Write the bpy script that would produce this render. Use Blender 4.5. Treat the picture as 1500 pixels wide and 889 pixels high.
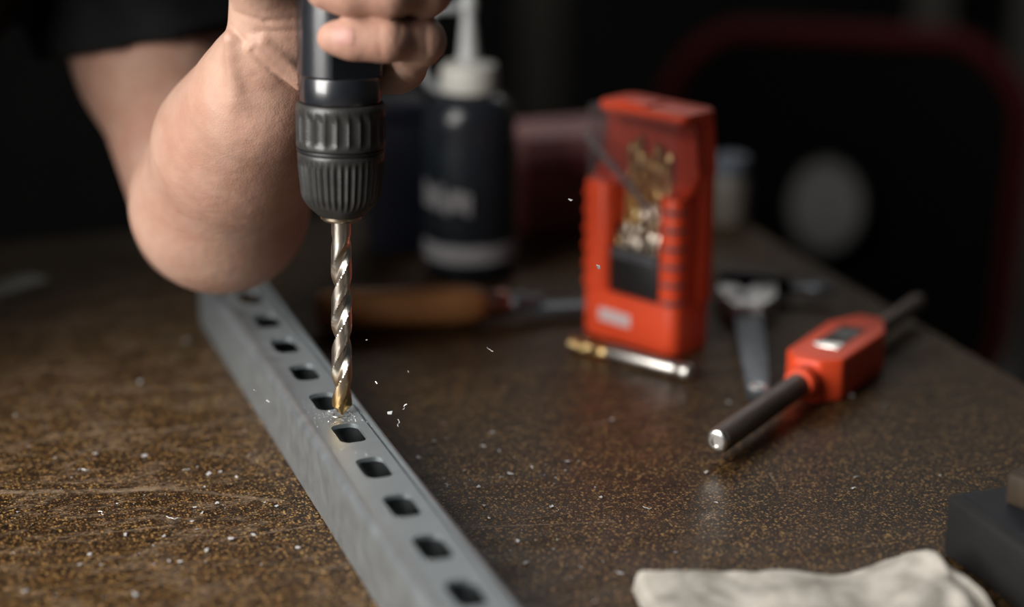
import bpy, bmesh, math, random
import numpy as np
from mathutils import Vector, Matrix, noise as mnoise

random.seed(7)
for o in list(bpy.data.objects):
    bpy.data.objects.remove(o)
SC = bpy.context.scene
COL = SC.collection

# ------------------------------------------------------------------ camera, world, light, exposure
F_PX, W_PX, H_PX = 2800.0, 1500.0, 889.0
PITCH = math.radians(18.1)
CAM_H = 0.431                       # camera height above the bench top (z = 0)
CP, SP = math.cos(PITCH), math.sin(PITCH)
FOCUS = 1.045
cam_d = bpy.data.cameras.new('camera')
cam = bpy.data.objects.new('camera', cam_d)
COL.objects.link(cam)
cam.location = (0, 0, CAM_H)
cam.rotation_euler = (math.pi / 2 - PITCH, 0, 0)
cam_d.sensor_width = 36.0
cam_d.lens = 36.0 * F_PX / W_PX
cam_d.clip_start = 0.02
cam_d.dof.use_dof = True
cam_d.dof.focus_distance = FOCUS
cam_d.dof.aperture_fstop = 1.9
SC.camera = cam

SC.view_settings.view_transform = 'Standard'
SC.view_settings.look = 'None'
SC.view_settings.gamma = 1.0
SC.view_settings.use_curve_mapping = False
SC.view_settings.exposure = 0.0

world = bpy.data.worlds.new('room_ambience')
SC.world = world
world.use_nodes = True
bg = world.node_tree.nodes['Background']
bg.inputs[0].default_value = (0.75, 0.86, 1.0, 1)
bg.inputs[1].default_value = 0.025


def area_light(name, loc, target, sx, sy, power, color):
    d = bpy.data.lights.new(name, 'AREA')
    d.shape = 'RECTANGLE'
    d.size, d.size_y = sx, sy
    d.energy = power
    d.color = color
    o = bpy.data.objects.new(name, d)
    COL.objects.link(o)
    o.location = loc
    o.rotation_euler = (Vector(target) - Vector(loc)).to_track_quat('-Z', 'Y').to_euler()
    return o


# daylight from a workshop window to the left, in front of the bench
area_light('window_light', (-1.15, 0.16, 0.78), (-0.05, 1.1, 0.08), 0.9, 1.35, 54.0, (1.0, 0.97, 0.93))
# high window in the back wall: sheen on bench and metal
area_light('back_window_light', (0.55, 3.5, 1.65), (0.0, 1.1, 0.0), 1.6, 0.8, 3.8, (0.95, 0.97, 1.0))

# added fill light, no known lamp there, to brighten the back wall
area_light('added_wall_fill', (0.75, 3.80, 1.75), (0.75, 4.0, 0.3), 2.4, 0.08, 4.5, (1.0, 0.93, 0.84))


# ------------------------------------------------------------------ photo pixel -> world helpers
def P(px, py, Z):
    x = (px - W_PX / 2) / F_PX * Z
    u = (H_PX / 2 - py) / F_PX * Z
    return Vector((x, Z * CP + u * SP, CAM_H - Z * SP + u * CP))


def G(px, py, z=0.0):
    d = P(px, py, 1.0) - Vector((0, 0, CAM_H))
    t = (z - CAM_H) / d.z
    return Vector((0, 0, CAM_H)) + d * t


AZ = math.atan2(1048.0, math.hypot(F_PX, 915.0))      # bench / channel azimuth
DIR = Vector((-math.sin(AZ), math.cos(AZ), 0))        # along the channel, away
SIDE = Vector((math.cos(AZ), math.sin(AZ), 0))        # across it, to the right


# ------------------------------------------------------------------ materials
def mat(name, base, rough=0.5, metal=0.0, var=0.12, vscale=40.0, bump=0.0, bscale=300.0,
        rvar=0.0, spec=0.5, sss=0.0, coat=0.0, stretch=(1, 1, 1), base2=None):
    m = bpy.data.materials.new(name)
    m.use_nodes = True
    nt = m.node_tree
    b = nt.nodes['Principled BSDF']
    tc = nt.nodes.new('ShaderNodeTexCoord')
    mp = nt.nodes.new('ShaderNodeMapping')
    mp.inputs['Scale'].default_value = stretch
    nt.links.new(tc.outputs['Object'], mp.inputs['Vector'])
    n = nt.nodes.new('ShaderNodeTexNoise')
    n.inputs['Scale'].default_value = vscale
    n.inputs['Detail'].default_value = 4
    nt.links.new(mp.outputs['Vector'], n.inputs['Vector'])
    r = nt.nodes.new('ShaderNodeValToRGB')
    r.color_ramp.elements[0].position = 0.3
    r.color_ramp.elements[1].position = 0.7
    lo = tuple(max(0, c * (1 - var)) for c in base)
    hi = tuple(min(1, c * (1 + var)) for c in (base2 or base))
    r.color_ramp.elements[0].color = (*lo, 1)
    r.color_ramp.elements[1].color = (*hi, 1)
    nt.links.new(n.outputs['Fac'], r.inputs['Fac'])
    nt.links.new(r.outputs['Color'], b.inputs['Base Color'])
    b.inputs['Roughness'].default_value = rough
    b.inputs['Metallic'].default_value = metal
    b.inputs['Specular IOR Level'].default_value = spec
    b.inputs['Coat Weight'].default_value = coat
    if sss:
        b.inputs['Subsurface Weight'].default_value = sss
        b.inputs['Subsurface Radius'].default_value = (0.010, 0.004, 0.002)
        b.inputs['Subsurface Scale'].default_value = 0.6
    if rvar:
        mr = nt.nodes.new('ShaderNodeMapRange')
        mr.inputs['From Min'].default_value = 0.3
        mr.inputs['From Max'].default_value = 0.7
        mr.inputs['To Min'].default_value = max(0.02, rough - rvar)
        mr.inputs['To Max'].default_value = min(1, rough + rvar)
        nt.links.new(n.outputs['Fac'], mr.inputs['Value'])
        nt.links.new(mr.outputs['Result'], b.inputs['Roughness'])
    if bump:
        n2 = nt.nodes.new('ShaderNodeTexNoise')
        n2.inputs['Scale'].default_value = bscale
        n2.inputs['Detail'].default_value = 3
        nt.links.new(mp.outputs['Vector'], n2.inputs['Vector'])
        bp = nt.nodes.new('ShaderNodeBump')
        bp.inputs['Strength'].default_value = bump
        bp.inputs['Distance'].default_value = 0.001
        nt.links.new(n2.outputs['Fac'], bp.inputs['Height'])
        nt.links.new(bp.outputs['Normal'], b.inputs['Normal'])
    return m


def clear_plastic(name, tint, haze=0.12):
    m = bpy.data.materials.new(name)
    m.use_nodes = True
    nt = m.node_tree
    nt.nodes.remove(nt.nodes['Principled BSDF'])
    out = nt.nodes['Material Output']
    tr = nt.nodes.new('ShaderNodeBsdfTransparent')
    tr.inputs[0].default_value = (*tint, 1)
    gl = nt.nodes.new('ShaderNodeBsdfPrincipled')
    gl.inputs['Base Color'].default_value = (0.30, 0.28, 0.28, 1)
    gl.inputs['Roughness'].default_value = 0.05
    lw = nt.nodes.new('ShaderNodeLayerWeight')
    lw.inputs[0].default_value = 0.5
    fr = nt.nodes.new('ShaderNodeMath')
    fr.operation = 'POWER'
    fr.inputs[1].default_value = 4.0
    nt.links.new(lw.outputs['Facing'], fr.inputs[0])
    n = nt.nodes.new('ShaderNodeTexNoise')
    n.inputs['Scale'].default_value = 60
    ad = nt.nodes.new('ShaderNodeMath')
    ad.operation = 'MULTIPLY_ADD'
    ad.inputs[1].default_value = haze
    mx = nt.nodes.new('ShaderNodeMixShader')
    nt.links.new(n.outputs['Fac'], ad.inputs[0])
    nt.links.new(fr.outputs[0], ad.inputs[2])
    nt.links.new(ad.outputs[0], mx.inputs[0])
    nt.links.new(tr.outputs[0], mx.inputs[1])
    nt.links.new(gl.outputs[0], mx.inputs[2])
    nt.links.new(mx.outputs[0], out.inputs[0])
    return m


def table_material():
    m = bpy.data.materials.new('worn_speckled_board')
    m.use_nodes = True
    nt = m.node_tree
    N, L = nt.nodes, nt.links
    b = N['Principled BSDF']
    tc = N.new('ShaderNodeTexCoord')
    co = tc.outputs['Object']

    def nz(scale, detail=3, rough=0.5, stretch=None, off=(0, 0, 0)):
        n = N.new('ShaderNodeTexNoise')
        n.inputs['Scale'].default_value = scale
        n.inputs['Detail'].default_value = detail
        n.inputs['Roughness'].default_value = rough
        mp = N.new('ShaderNodeMapping')
        mp.inputs['Scale'].default_value = stretch or (1, 1, 1)
        mp.inputs['Location'].default_value = off
        L.new(co, mp.inputs['Vector'])
        L.new(mp.outputs['Vector'], n.inputs['Vector'])
        return n.outputs['Fac']

    def ramp(v, a, c):
        r = N.new('ShaderNodeMapRange')
        r.interpolation_type = 'SMOOTHSTEP'
        r.inputs['From Min'].default_value = a
        r.inputs['From Max'].default_value = c
        L.new(v, r.inputs['Value'])
        return r.outputs['Result']

    def mth(op, x, y=None):
        n = N.new('ShaderNodeMath')
        n.operation = op
        n.use_clamp = False
        for i, v in enumerate((x, y)):
            if v is None:
                continue
            if isinstance(v, (int, float)):
                n.inputs[i].default_value = v
            else:
                L.new(v, n.inputs[i])
        return n.outputs[0]

    def mix(fac, c1, c2):
        n = N.new('ShaderNodeMix')
        n.data_type = 'RGBA'
        L.new(fac, n.inputs[0])
        for i, c in ((6, c1), (7, c2)):
            if isinstance(c, tuple):
                n.inputs[i].default_value = (*c, 1)
            else:
                L.new(c, n.inputs[i])
        return n.outputs[2]

    # flecks: voronoi cells, a random share of them golden
    def flecks(scale, share):
        v = N.new('ShaderNodeTexVoronoi')
        v.inputs['Scale'].default_value = scale
        L.new(co, v.inputs['Vector'])
        sx = N.new('ShaderNodeSeparateColor')
        L.new(v.outputs['Color'], sx.inputs[0])
        sel = ramp(sx.outputs[0], 1 - share, 1 - share + 0.04)
        core = ramp(v.outputs['Distance'], 0.62, 0.30)
        return mth('MULTIPLY', sel, core), sx.outputs[1]

    f1, h1 = flecks(620, 0.30)
    f2, h2 = flecks(1150, 0.30)
    big = nz(9, 3)
    base = mix(ramp(nz(160, 4, 0.6), 0.35, 0.68), (0.008, 0.0055, 0.0035), (0.040, 0.021, 0.009))
    base = mix(ramp(big, 0.35, 0.7), base, (0.026, 0.014, 0.007))
    gold = mix(h1, (0.16, 0.066, 0.014), (0.50, 0.30, 0.11))
    gold2 = mix(h2, (0.13, 0.062, 0.018), (0.44, 0.25, 0.09))
    c = mix(mth('MULTIPLY', f2, 0.85), base, gold2)
    c = mix(mth('MULTIPLY', f1, 0.9), c, gold)
    # worn, scuffed grey-beige patches, streaky across the bench; more of them left of the channel
    sep = N.new('ShaderNodeSeparateXYZ')
    L.new(co, sep.inputs[0])
    left = ramp(sep.outputs[0], -0.40, -0.53)      # table x: 0 at right edge
    leftamt = mth('ADD', mth('MULTIPLY', left, 0.115), 0.0)
    st = mth('ADD', mth('MULTIPLY', nz(34, 5, 0.7, (0.7, 1.25, 1)), 0.62), mth('MULTIPLY', nz(95, 3, 0.6, (0.6, 1.5, 1)), 0.38))
    wear = ramp(mth('ADD', st, leftamt), 0.595, 0.685)
    fine = ramp(nz(420, 3, 0.6, (0.5, 1.3, 1)), 0.40, 0.62)
    wearf = mth('MULTIPLY', wear, mth('ADD', mth('MULTIPLY', fine, 0.75), 0.05))
    c = mix(mth('MULTIPLY', wearf, 0.8), c, (0.22, 0.15, 0.095))
    # thin long scratches (distance to drawn strokes, broken up by noise); bench-plane coordinates
    brk = ramp(nz(70, 4, 0.7), 0.42, 0.60)
    scr = None
    for (a, e, w, s) in SCRATCHES:
        ax, ay = a
        ex, ey = e
        ln = math.hypot(ex - ax, ey - ay)
        ux, uy = (ex - ax) / ln, (ey - ay) / ln
        dx = mth('SUBTRACT', sep.outputs[0], ax)
        dy = mth('SUBTRACT', sep.outputs[1], ay)
        t = mth('ADD', mth('MULTIPLY', dx, ux), mth('MULTIPLY', dy, uy))
        q = mth('ABSOLUTE', mth('SUBTRACT', mth('MULTIPLY', dx, uy), mth('MULTIPLY', dy, ux)))
        tc2 = mth('MINIMUM', mth('MAXIMUM', t, 0.0), ln)
        over = mth('ABSOLUTE', mth('SUBTRACT', t, tc2))
        d = mth('ADD', q, over)
        wob = mth('ADD', d, mth('MULTIPLY', mth('SUBTRACT', nz(45, 2), 0.5), w * 2.2))
        v = mth('MULTIPLY', ramp(mth('ABSOLUTE', wob), w, w * 0.35), s)
        scr = v if scr is None else mth('MAXIMUM', scr, v)
    scr = mth('MULTIPLY', scr, mth('ADD', mth('MULTIPLY', brk, 0.75), 0.15))
    c = mix(scr, c, (0.30, 0.22, 0.15))
    L.new(c, b.inputs['Base Color'])
    rg = mth('ADD', mth('MULTIPLY', ramp(nz(38, 4, 0.6, (0.6, 1.6, 1)), 0.35, 0.7), 0.16), 0.37)
    rg = mth('ADD', rg, mth('MULTIPLY', wearf, 0.3))
    L.new(rg, b.inputs['Roughness'])
    b.inputs['Specular IOR Level'].default_value = 0.33
    bp = N.new('ShaderNodeBump')
    bp.inputs['Strength'].default_value = 0.35
    bp.inputs['Distance'].default_value = 0.0006
    hgt = mth('SUBTRACT', mth('MULTIPLY', nz(900, 2), 0.5), mth('MULTIPLY', mth('MAXIMUM', scr, wearf), 0.8))
    L.new(hgt, bp.inputs['Height'])
    L.new(bp.outputs['Normal'], b.inputs['Normal'])
    return m


def skin_material():
    m = bpy.data.materials.new('skin')
    m.use_nodes = True
    nt = m.node_tree
    N, L = nt.nodes, nt.links
    b = N['Principled BSDF']
    tc = N.new('ShaderNodeTexCoord')

    def nz(scale, det=4):
        n = N.new('ShaderNodeTexNoise')
        n.inputs['Scale'].default_value = scale
        n.inputs['Detail'].default_value = det
        L.new(tc.outputs['Object'], n.inputs['Vector'])
        return n.outputs['Fac']

    def cr(v, a, c, ca, cb):
        r = N.new('ShaderNodeValToRGB')
        r.color_ramp.elements[0].position = a
        r.color_ramp.elements[1].position = c
        r.color_ramp.elements[0].color = (*ca, 1)
        r.color_ramp.elements[1].color = (*cb, 1)
        L.new(v, r.inputs[0])
        return r.outputs[0]

    c1 = cr(nz(55), 0.35, 0.68, (0.41, 0.228, 0.163), (0.51, 0.322, 0.245))
    c2 = cr(nz(16, 2), 0.4, 0.7, (0.42, 0.215, 0.157), (0.50, 0.33, 0.25))
    mx = N.new('ShaderNodeMix')
    mx.data_type = 'RGBA'
    mx.inputs[0].default_value = 0.45
    L.new(c1, mx.inputs[6])
    L.new(c2, mx.inputs[7])
    L.new(mx.outputs[2], b.inputs['Base Color'])
    b.inputs['Roughness'].default_value = 0.52
    b.inputs['Specular IOR Level'].default_value = 0.35
    b.inputs['Subsurface Weight'].default_value = 0.18
    b.inputs['Subsurface Radius'].default_value = (0.009, 0.0035, 0.002)
    b.inputs['Subsurface Scale'].default_value = 0.5
    v = N.new('ShaderNodeTexVoronoi')
    v.feature = 'DISTANCE_TO_EDGE'
    v.inputs['Scale'].default_value = 620
    L.new(tc.outputs['Object'], v.inputs['Vector'])
    ad = N.new('ShaderNodeMath')
    ad.operation = 'MULTIPLY_ADD'
    ad.inputs[1].default_value = 0.35
    L.new(v.outputs['Distance'], ad.inputs[0])
    w = N.new('ShaderNodeMath')
    w.operation = 'MULTIPLY'
    w.inputs[1].default_value = 1.6
    L.new(nz(130, 5), w.inputs[0])
    L.new(w.outputs[0], ad.inputs[2])
    bp = N.new('ShaderNodeBump')
    bp.inputs['Strength'].default_value = 0.35
    bp.inputs['Distance'].default_value = 0.0012
    L.new(ad.outputs[0], bp.inputs['Height'])
    L.new(bp.outputs['Normal'], b.inputs['Normal'])
    return m


# ------------------------------------------------------------------ object helpers
def tag(o, label=None, cat=None, group=None, kind=None):
    if label: o['label'] = label
    if cat: o['category'] = cat
    if group: o['group'] = group
    if kind: o['kind'] = kind
    return o


def thing(name, label, cat, loc=(0, 0, 0), rz=0.0, group=None, mw=None):
    o = bpy.data.objects.new(name, None)
    o.empty_display_size = 0.02
    COL.objects.link(o)
    if mw is not None:
        o.matrix_world = mw
    else:
        o.location = loc
        o.rotation_euler = (0, 0, rz)
    return tag(o, label, cat, group)


def obj(name, bm, m, parent=None, smooth=True, angle=40):
    me = bpy.data.meshes.new(name)
    bmesh.ops.recalc_face_normals(bm, faces=bm.faces[:])
    if smooth:
        ca = math.radians(angle)
        for f in bm.faces:
            f.smooth = True
        for e in bm.edges:
            if len(e.link_faces) == 2 and e.calc_face_angle(0) > ca:
                e.smooth = False
    bm.to_mesh(me)
    bm.free()
    me.materials.append(m)
    o = bpy.data.objects.new(name, me)
    COL.objects.link(o)
    if parent:
        o.parent = parent
    return o


def copy_child(o, parent):
    c = o.copy()
    COL.objects.link(c)
    c.parent = parent
    return c


def box(bm, x0, x1, y0, y1, z0, z1, bev=0.0, seg=2):
    r = bmesh.ops.create_cube(bm, size=1.0)
    vs = r['verts']
    for v in vs:
        v.co = Vector(((x0 + x1) / 2 + v.co.x * (x1 - x0), (y0 + y1) / 2 + v.co.y * (y1 - y0), (z0 + z1) / 2 + v.co.z * (z1 - z0)))
    if bev:
        es = list({e for v in vs for e in v.link_edges})
        bmesh.ops.bevel(bm, geom=es, offset=bev, segments=seg, affect='EDGES', profile=0.5)


def prism(bm, poly, z0, z1, bev=0.0, seg=2, axis='z'):
    """extrude a 2-D polygon; axis z: poly is (x,y); axis y: poly is (x,z) extruded along y"""
    lo, hi = [], []
    for (a, b) in poly:
        if axis == 'z':
            lo.append(bm.verts.new((a, b, z0))); hi.append(bm.verts.new((a, b, z1)))
        else:
            lo.append(bm.verts.new((a, z0, b))); hi.append(bm.verts.new((a, z1, b)))
    n = len(poly)
    fs = [bm.faces.new(lo[::-1]), bm.faces.new(hi)]
    cap = [e for f in fs for e in f.edges]
    for i in range(n):
        bm.faces.new((lo[i], lo[(i + 1) % n], hi[(i + 1) % n], hi[i]))
    if bev:
        bmesh.ops.bevel(bm, geom=cap, offset=bev, segments=seg, affect='EDGES', profile=0.5)


def rrect(x0, x1, y0, y1, r, n=5, corners=(1, 1, 1, 1)):
    out = []
    for k, (cx, cy, a0) in enumerate(((x1 - r, y1 - r, 0), (x0 + r, y1 - r, 90), (x0 + r, y0 + r, 180), (x1 - r, y0 + r, 270))):
        if not corners[k]:
            out.append((x1 if k in (0, 3) else x0, y1 if k in (0, 1) else y0))
            continue
        for i in range(n + 1):
            a = math.radians(a0 + 90 * i / n)
            out.append((cx + r * math.cos(a), cy + r * math.sin(a)))
    return out


def lathe(bm, prof, n=48, rfun=None, cap=True):
    """prof: list of (r,z) along +z; rfun(r,z,ang)->r"""
    rings = []
    for (r, z) in prof:
        ring = []
        for i in range(n):
            a = 2 * math.pi * i / n
            rr = rfun(r, z, a) if rfun else r
            ring.append(bm.verts.new((rr * math.cos(a), rr * math.sin(a), z)))
        rings.append(ring)
    for p, q in zip(rings, rings[1:]):
        for i in range(n):
            bm.faces.new((p[i], p[(i + 1) % n], q[(i + 1) % n], q[i]))
    if cap:
        bm.faces.new(rings[0][::-1])
        bm.faces.new(rings[-1])
    return rings


def tube(bm, pts, rad, n=10, closed=False):
    pts = [Vector(p) for p in pts]
    m = len(pts)
    rings = []
    prev = None
    for i, p in enumerate(pts):
        a = pts[(i - 1) % m] if (closed or i > 0) else pts[0]
        c = pts[(i + 1) % m] if (closed or i < m - 1) else pts[-1]
        t = (c - a).normalized()
        if prev is None:
            u = t.orthogonal().normalized()
        else:
            u = (prev - t * prev.dot(t)).normalized()
        prev = u
        w = t.cross(u)
        r = rad[i] if isinstance(rad, (list, tuple)) else rad
        rings.append([bm.verts.new(p + (u * math.cos(2 * math.pi * k / n) + w * math.sin(2 * math.pi * k / n)) * r) for k in range(n)])
    if closed:
        # align last ring to first by best offset
        best = min(range(n), key=lambda s: sum((rings[-1][(k + s) % n].co - rings[0][k].co).length for k in range(n)))
        rings.append([rings[0][(k - best) % n] for k in range(n)])
    for p, q in zip(rings, rings[1:]):
        for i in range(n):
            bm.faces.new((p[i], p[(i + 1) % n], q[(i + 1) % n], q[i]))
    if not closed:
        bm.faces.new(rings[0][::-1])
        bm.faces.new(rings[-1])


def xf(bm, M):
    bmesh.ops.transform(bm, matrix=M, verts=bm.verts[:])


def frame(origin, zdir, xhint=(1, 0, 0)):
    z = Vector(zdir).normalized()
    x = Vector(xhint)
    x = (x - z * x.dot(z)).normalized()
    y = z.cross(x)
    return Matrix(((x.x, y.x, z.x, origin[0]), (x.y, y.y, z.y, origin[1]), (x.z, y.z, z.z, origin[2]), (0, 0, 0, 1)))


BM = bmesh.new

# ------------------------------------------------------------------ materials used
M_GALV = mat('galvanised_steel', (0.47, 0.515, 0.54), 0.46, 0.9, 0.05, 90, 0.10, 500, rvar=0.03)
M_BLACKMETAL = mat('black_anodised', (0.012, 0.014, 0.018), 0.28, 0.0, 0.15, 80, spec=0.9, coat=0.4)
M_CHUCK = mat('dark_grey_chuck_plastic', (0.028, 0.028, 0.027), 0.38, 0.0, 0.2, 120, 0.15, 900, spec=0.55)
M_STEEL = mat('bright_steel', (0.62, 0.60, 0.57), 0.25, 1.0, 0.08, 60, 0.05, 800)
M_RED = mat('orange_red_plastic', (0.86, 0.085, 0.026), 0.42, 0.0, 0.05, 30)
M_DARKRED = mat('dark_red_plastic', (0.048, 0.002, 0.003), 0.7, 0.0, 0.1, 20, spec=0.15)
M_BLACK = mat('black_plastic', (0.010, 0.010, 0.011), 0.45, 0.0, 0.15, 50)
M_INSERT = mat('black_insert', (0.008, 0.008, 0.008), 0.5, 0.0, 0.15, 50)
M_GREY = mat('grey_print', (0.36, 0.35, 0.36), 0.6, 0.0, 0.1, 50)
M_WHITE = mat('white_plastic', (0.62, 0.61, 0.57), 0.45, 0.0, 0.04, 40)
M_PRINT = mat('white_print', (0.72, 0.62, 0.62), 0.5, 0.0, 0.04, 40)
M_SKIN = skin_material()

# ------------------------------------------------------------------ room
bm = BM(); box(bm, -4, 4, -1.5, 4.2, -0.87, -0.85)
o = obj('floor', bm, mat('dark_concrete', (0.03, 0.028, 0.026), 0.8, 0, 0.2, 4)); tag(o, kind='structure')
bm = BM(); box(bm, -4, 4, 4.0, 4.1, -0.85, 2.2)
o = obj('wall_back', bm, mat('grey_brown_wall', (0.60, 0.56, 0.50), 0.9, 0, 0.1, 3)); tag(o, kind='structure')
bm = BM(); box(bm, 3.0, 3.1, 0.4, 4.0, -0.85, 2.2)
o = obj('wall_right', bm, mat('grey_side_wall', (0.13, 0.12, 0.11), 0.9, 0, 0.1, 3)); tag(o, kind='structure')

# ------------------------------------------------------------------ workbench
EDGE_A = G(1500, 560)                       # a point of the right edge, which runs parallel to DIR
FAR_CORNER = EDGE_A + DIR * 0.55
TB = Matrix(((SIDE.x, DIR.x, 0, FAR_CORNER.x), (SIDE.y, DIR.y, 0, FAR_CORNER.y), (0, 0, 1, 0), (0, 0, 0, 1)))
TBI = TB.inverted()


def tloc(px, py):
    v = TBI @ G(px, py)
    return (v.x, v.y)


SCRATCHES = [(tloc(*a), tloc(*b), w, s) for a, b, w, s in (
    ((-20, 722), (255, 716), 0.0045, 0.75), ((255, 716), (420, 735), 0.003, 0.5),
    ((70, 636), (240, 630), 0.0030, 0.6), ((240, 630), (375, 612), 0.0022, 0.5),
    ((300, 795), (520, 760), 0.0010, 0.5), ((690, 772), (900, 764), 0.0008, 0.8),
    ((700, 768), (800, 756), 0.0005, 0.7), ((870, 622), (1000, 588), 0.0012, 0.6),
    ((1126, 692), (1140, 714), 0.0007, 0.7), ((1140, 714), (1190, 731), 0.0007, 0.7),
    ((1245, 806), (1345, 780), 0.0006, 0.7), ((1055, 736), (1110, 735), 0.0005, 0.8),
    ((40, 560), (85, 520), 0.0015, 0.6), ((1215, 795), (1370, 798), 0.0005, 0.6),
    ((640, 545), (1040, 535), 0.0025, 0.35), ((150, 575), (330, 560), 0.0016, 0.5), ((20, 668), (190, 655), 0.0012, 0.5), ((230, 655), (345, 668), 0.0014, 0.5), ((10, 598), (120, 585), 0.0018, 0.4), ((120, 690), (235, 677), 0.0007, 0.7), ((60, 790), (250, 770), 0.0008, 0.5), ((180, 705), (320, 662), 0.0005, 0.7), ((330, 655), (400, 690), 0.0010, 0.5), ((30, 706), (170, 708), 0.0006, 0.9))]
bench = thing('workbench', 'brown speckled workbench top with scratches and scuffs under all the tools', 'workbench', mw=TB)
bm = BM(); box(bm, -0.85, 0, -1.65, 0, -0.030, 0, 0.002, 2)
obj('tabletop', bm, table_material(), bench)
M_LEG = mat('dark_bench_frame', (0.02, 0.02, 0.02), 0.5, 0.2)
for (lx, ly) in ((-0.06, -0.06), (-0.79, -0.06), (-0.06, -1.59), (-0.79, -1.59)):
    bm = BM(); box(bm, lx - 0.03, lx + 0.03, ly - 0.03, ly + 0.03, -0.85, -0.030, 0.003)
    obj('leg', bm, M_LEG, bench)

# ------------------------------------------------------------------ strut channel
SW, SH, STK = 0.0206, 0.0413, 0.0025         # half width, height, sheet
PITCHS, SL, SWD = 0.0508, 0.0278, 0.0154
slotB = G(511.5, 634, SH)
strut_o = Vector((slotB.x, slotB.y, 0))
MS = Matrix(((SIDE.x, DIR.x, 0, strut_o.x), (SIDE.y, DIR.y, 0, strut_o.y), (0, 0, 1, 0), (0, 0, 0, 1)))


def slot_loop(cy, n=6):
    r = 0.0056
    return [(x, y + cy) for x, y in rrect(-SWD / 2, SWD / 2, -SL / 2, SL / 2, r, n)]


def make_strut():
    bm = BM()
    kmin, kmax = -8, 6                        # slots from near to far
    y0, y1 = (kmin - 0.5) * PITCHS, (kmax + 0.5) * PITCHS
    FW = 0.0120                               # half width of the slotted flat strip
    for zt in (SH, SH - STK):
        for k in range(kmin, kmax + 1):
            loop = slot_loop(k * PITCHS)
            n = len(loop)
            cy = k * PITCHS
            inn = [bm.verts.new((x, y, zt)) for x, y in loop]
            out = []
            for (x, y) in loop:               # project on the cell rectangle
                dx, dy = x, y - cy
                s = min(FW / abs(dx) if abs(dx) > 1e-9 else 1e9, PITCHS / 2 / abs(dy) if abs(dy) > 1e-9 else 1e9)
                out.append((dx * s, cy + dy * s))
            ov = [bm.verts.new((x, y, zt)) for x, y in out]
            for i in range(n):
                j = (i + 1) % n
                a, b = out[i], out[j]
                if abs(a[0] - b[0]) > 1e-6 and abs(a[1] - b[1]) > 1e-6:
                    cx = FW * (1 if a[0] + b[0] > 0 else -1)
                    cyy = cy + PITCHS / 2 * (1 if a[1] + b[1] > 2 * cy else -1)
                    cv = bm.verts.new((cx, cyy, zt))
                    bm.faces.new((inn[i], inn[j], ov[j], cv, ov[i]))
                else:
                    bm.faces.new((inn[i], inn[j], ov[j], ov[i]))
            if zt == SH:
                top_inn = top_inn_d.setdefault(k, inn)
            else:
                a = top_inn_d[k]
                for i in range(n):
                    j = (i + 1) % n
                    bm.faces.new((a[i], a[j], inn[j], inn[i]))
    # side profile: outer and inner line, from the strip edge round the bend down the side, with in-turned lip
    R = 0.0060
    for sgn in (-1, 1):
        outer = [(FW, SH)]
        if sgn == 1:                          # shallow rolled groove beside the right bend
            outer += [(0.0128, SH), (0.0131, SH - 0.0018), (0.0141, SH - 0.0018), (0.0144, SH)]
        for i in range(9):
            a = math.radians(90 - 90 * i / 8)
            outer.append((SW - R + R * math.cos(a), SH - R + R * math.sin(a)))
        outer += [(SW, 0.0012), (SW - 0.0012, 0.0), (SW - 0.0085, 0.0), (SW - 0.0095, 0.001), (SW - 0.0095, 0.0085)]
        inner = [(SW - 0.0095 + STK, 0.0085), (SW - 0.0095 + STK, STK), (SW - STK, STK)]
        for i in range(7):
            a = math.radians(0 + 90 * i / 6)
            r = R - STK
            inner.append((SW - R + r * math.cos(a), SH - R + r * math.sin(a)))
        inner.append((FW, SH - STK))
        path = outer + inner
        ny = 60
        rows = []
        for j in range(ny + 1):
            y = y0 + (y1 - y0) * j / ny
            rows.append([bm.verts.new((sgn * x, y, z)) for x, z in path])
        for p, q in zip(rows, rows[1:]):
            for i in range(len(path) - 1):
                bm.faces.new((p[i], p[i + 1], q[i + 1], q[i]))
        bm.faces.new(rows[0]); bm.faces.new(rows[-1])
    bmesh.ops.remove_doubles(bm, verts=bm.verts[:], dist=1e-6)
    return bm


top_inn_d = {}
strut = obj('strut_channel', make_strut(), M_GALV, angle=32)
strut.matrix_world = MS
tag(strut, 'galvanised steel slotted channel lying along the bench under the drill bit', 'metal channel')

# ------------------------------------------------------------------ drill bit being used, and power drill
TIP = G(501.0, 607.0, SH)
Z_TOP = (TIP.y * CP + (CAM_H - TIP.z) * SP)
LEAN = math.radians(3.0)
AXT = P(497, 60, 1.0)                        # aim of the axis in the picture: build a direction that leans away a little
_d0 = Vector((0.019, math.sin(LEAN), math.cos(LEAN))).normalized()
MD = frame(TIP, _d0, (1, 0, 0))              # drill frame: local z up the axis, local y away from the camera


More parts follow.
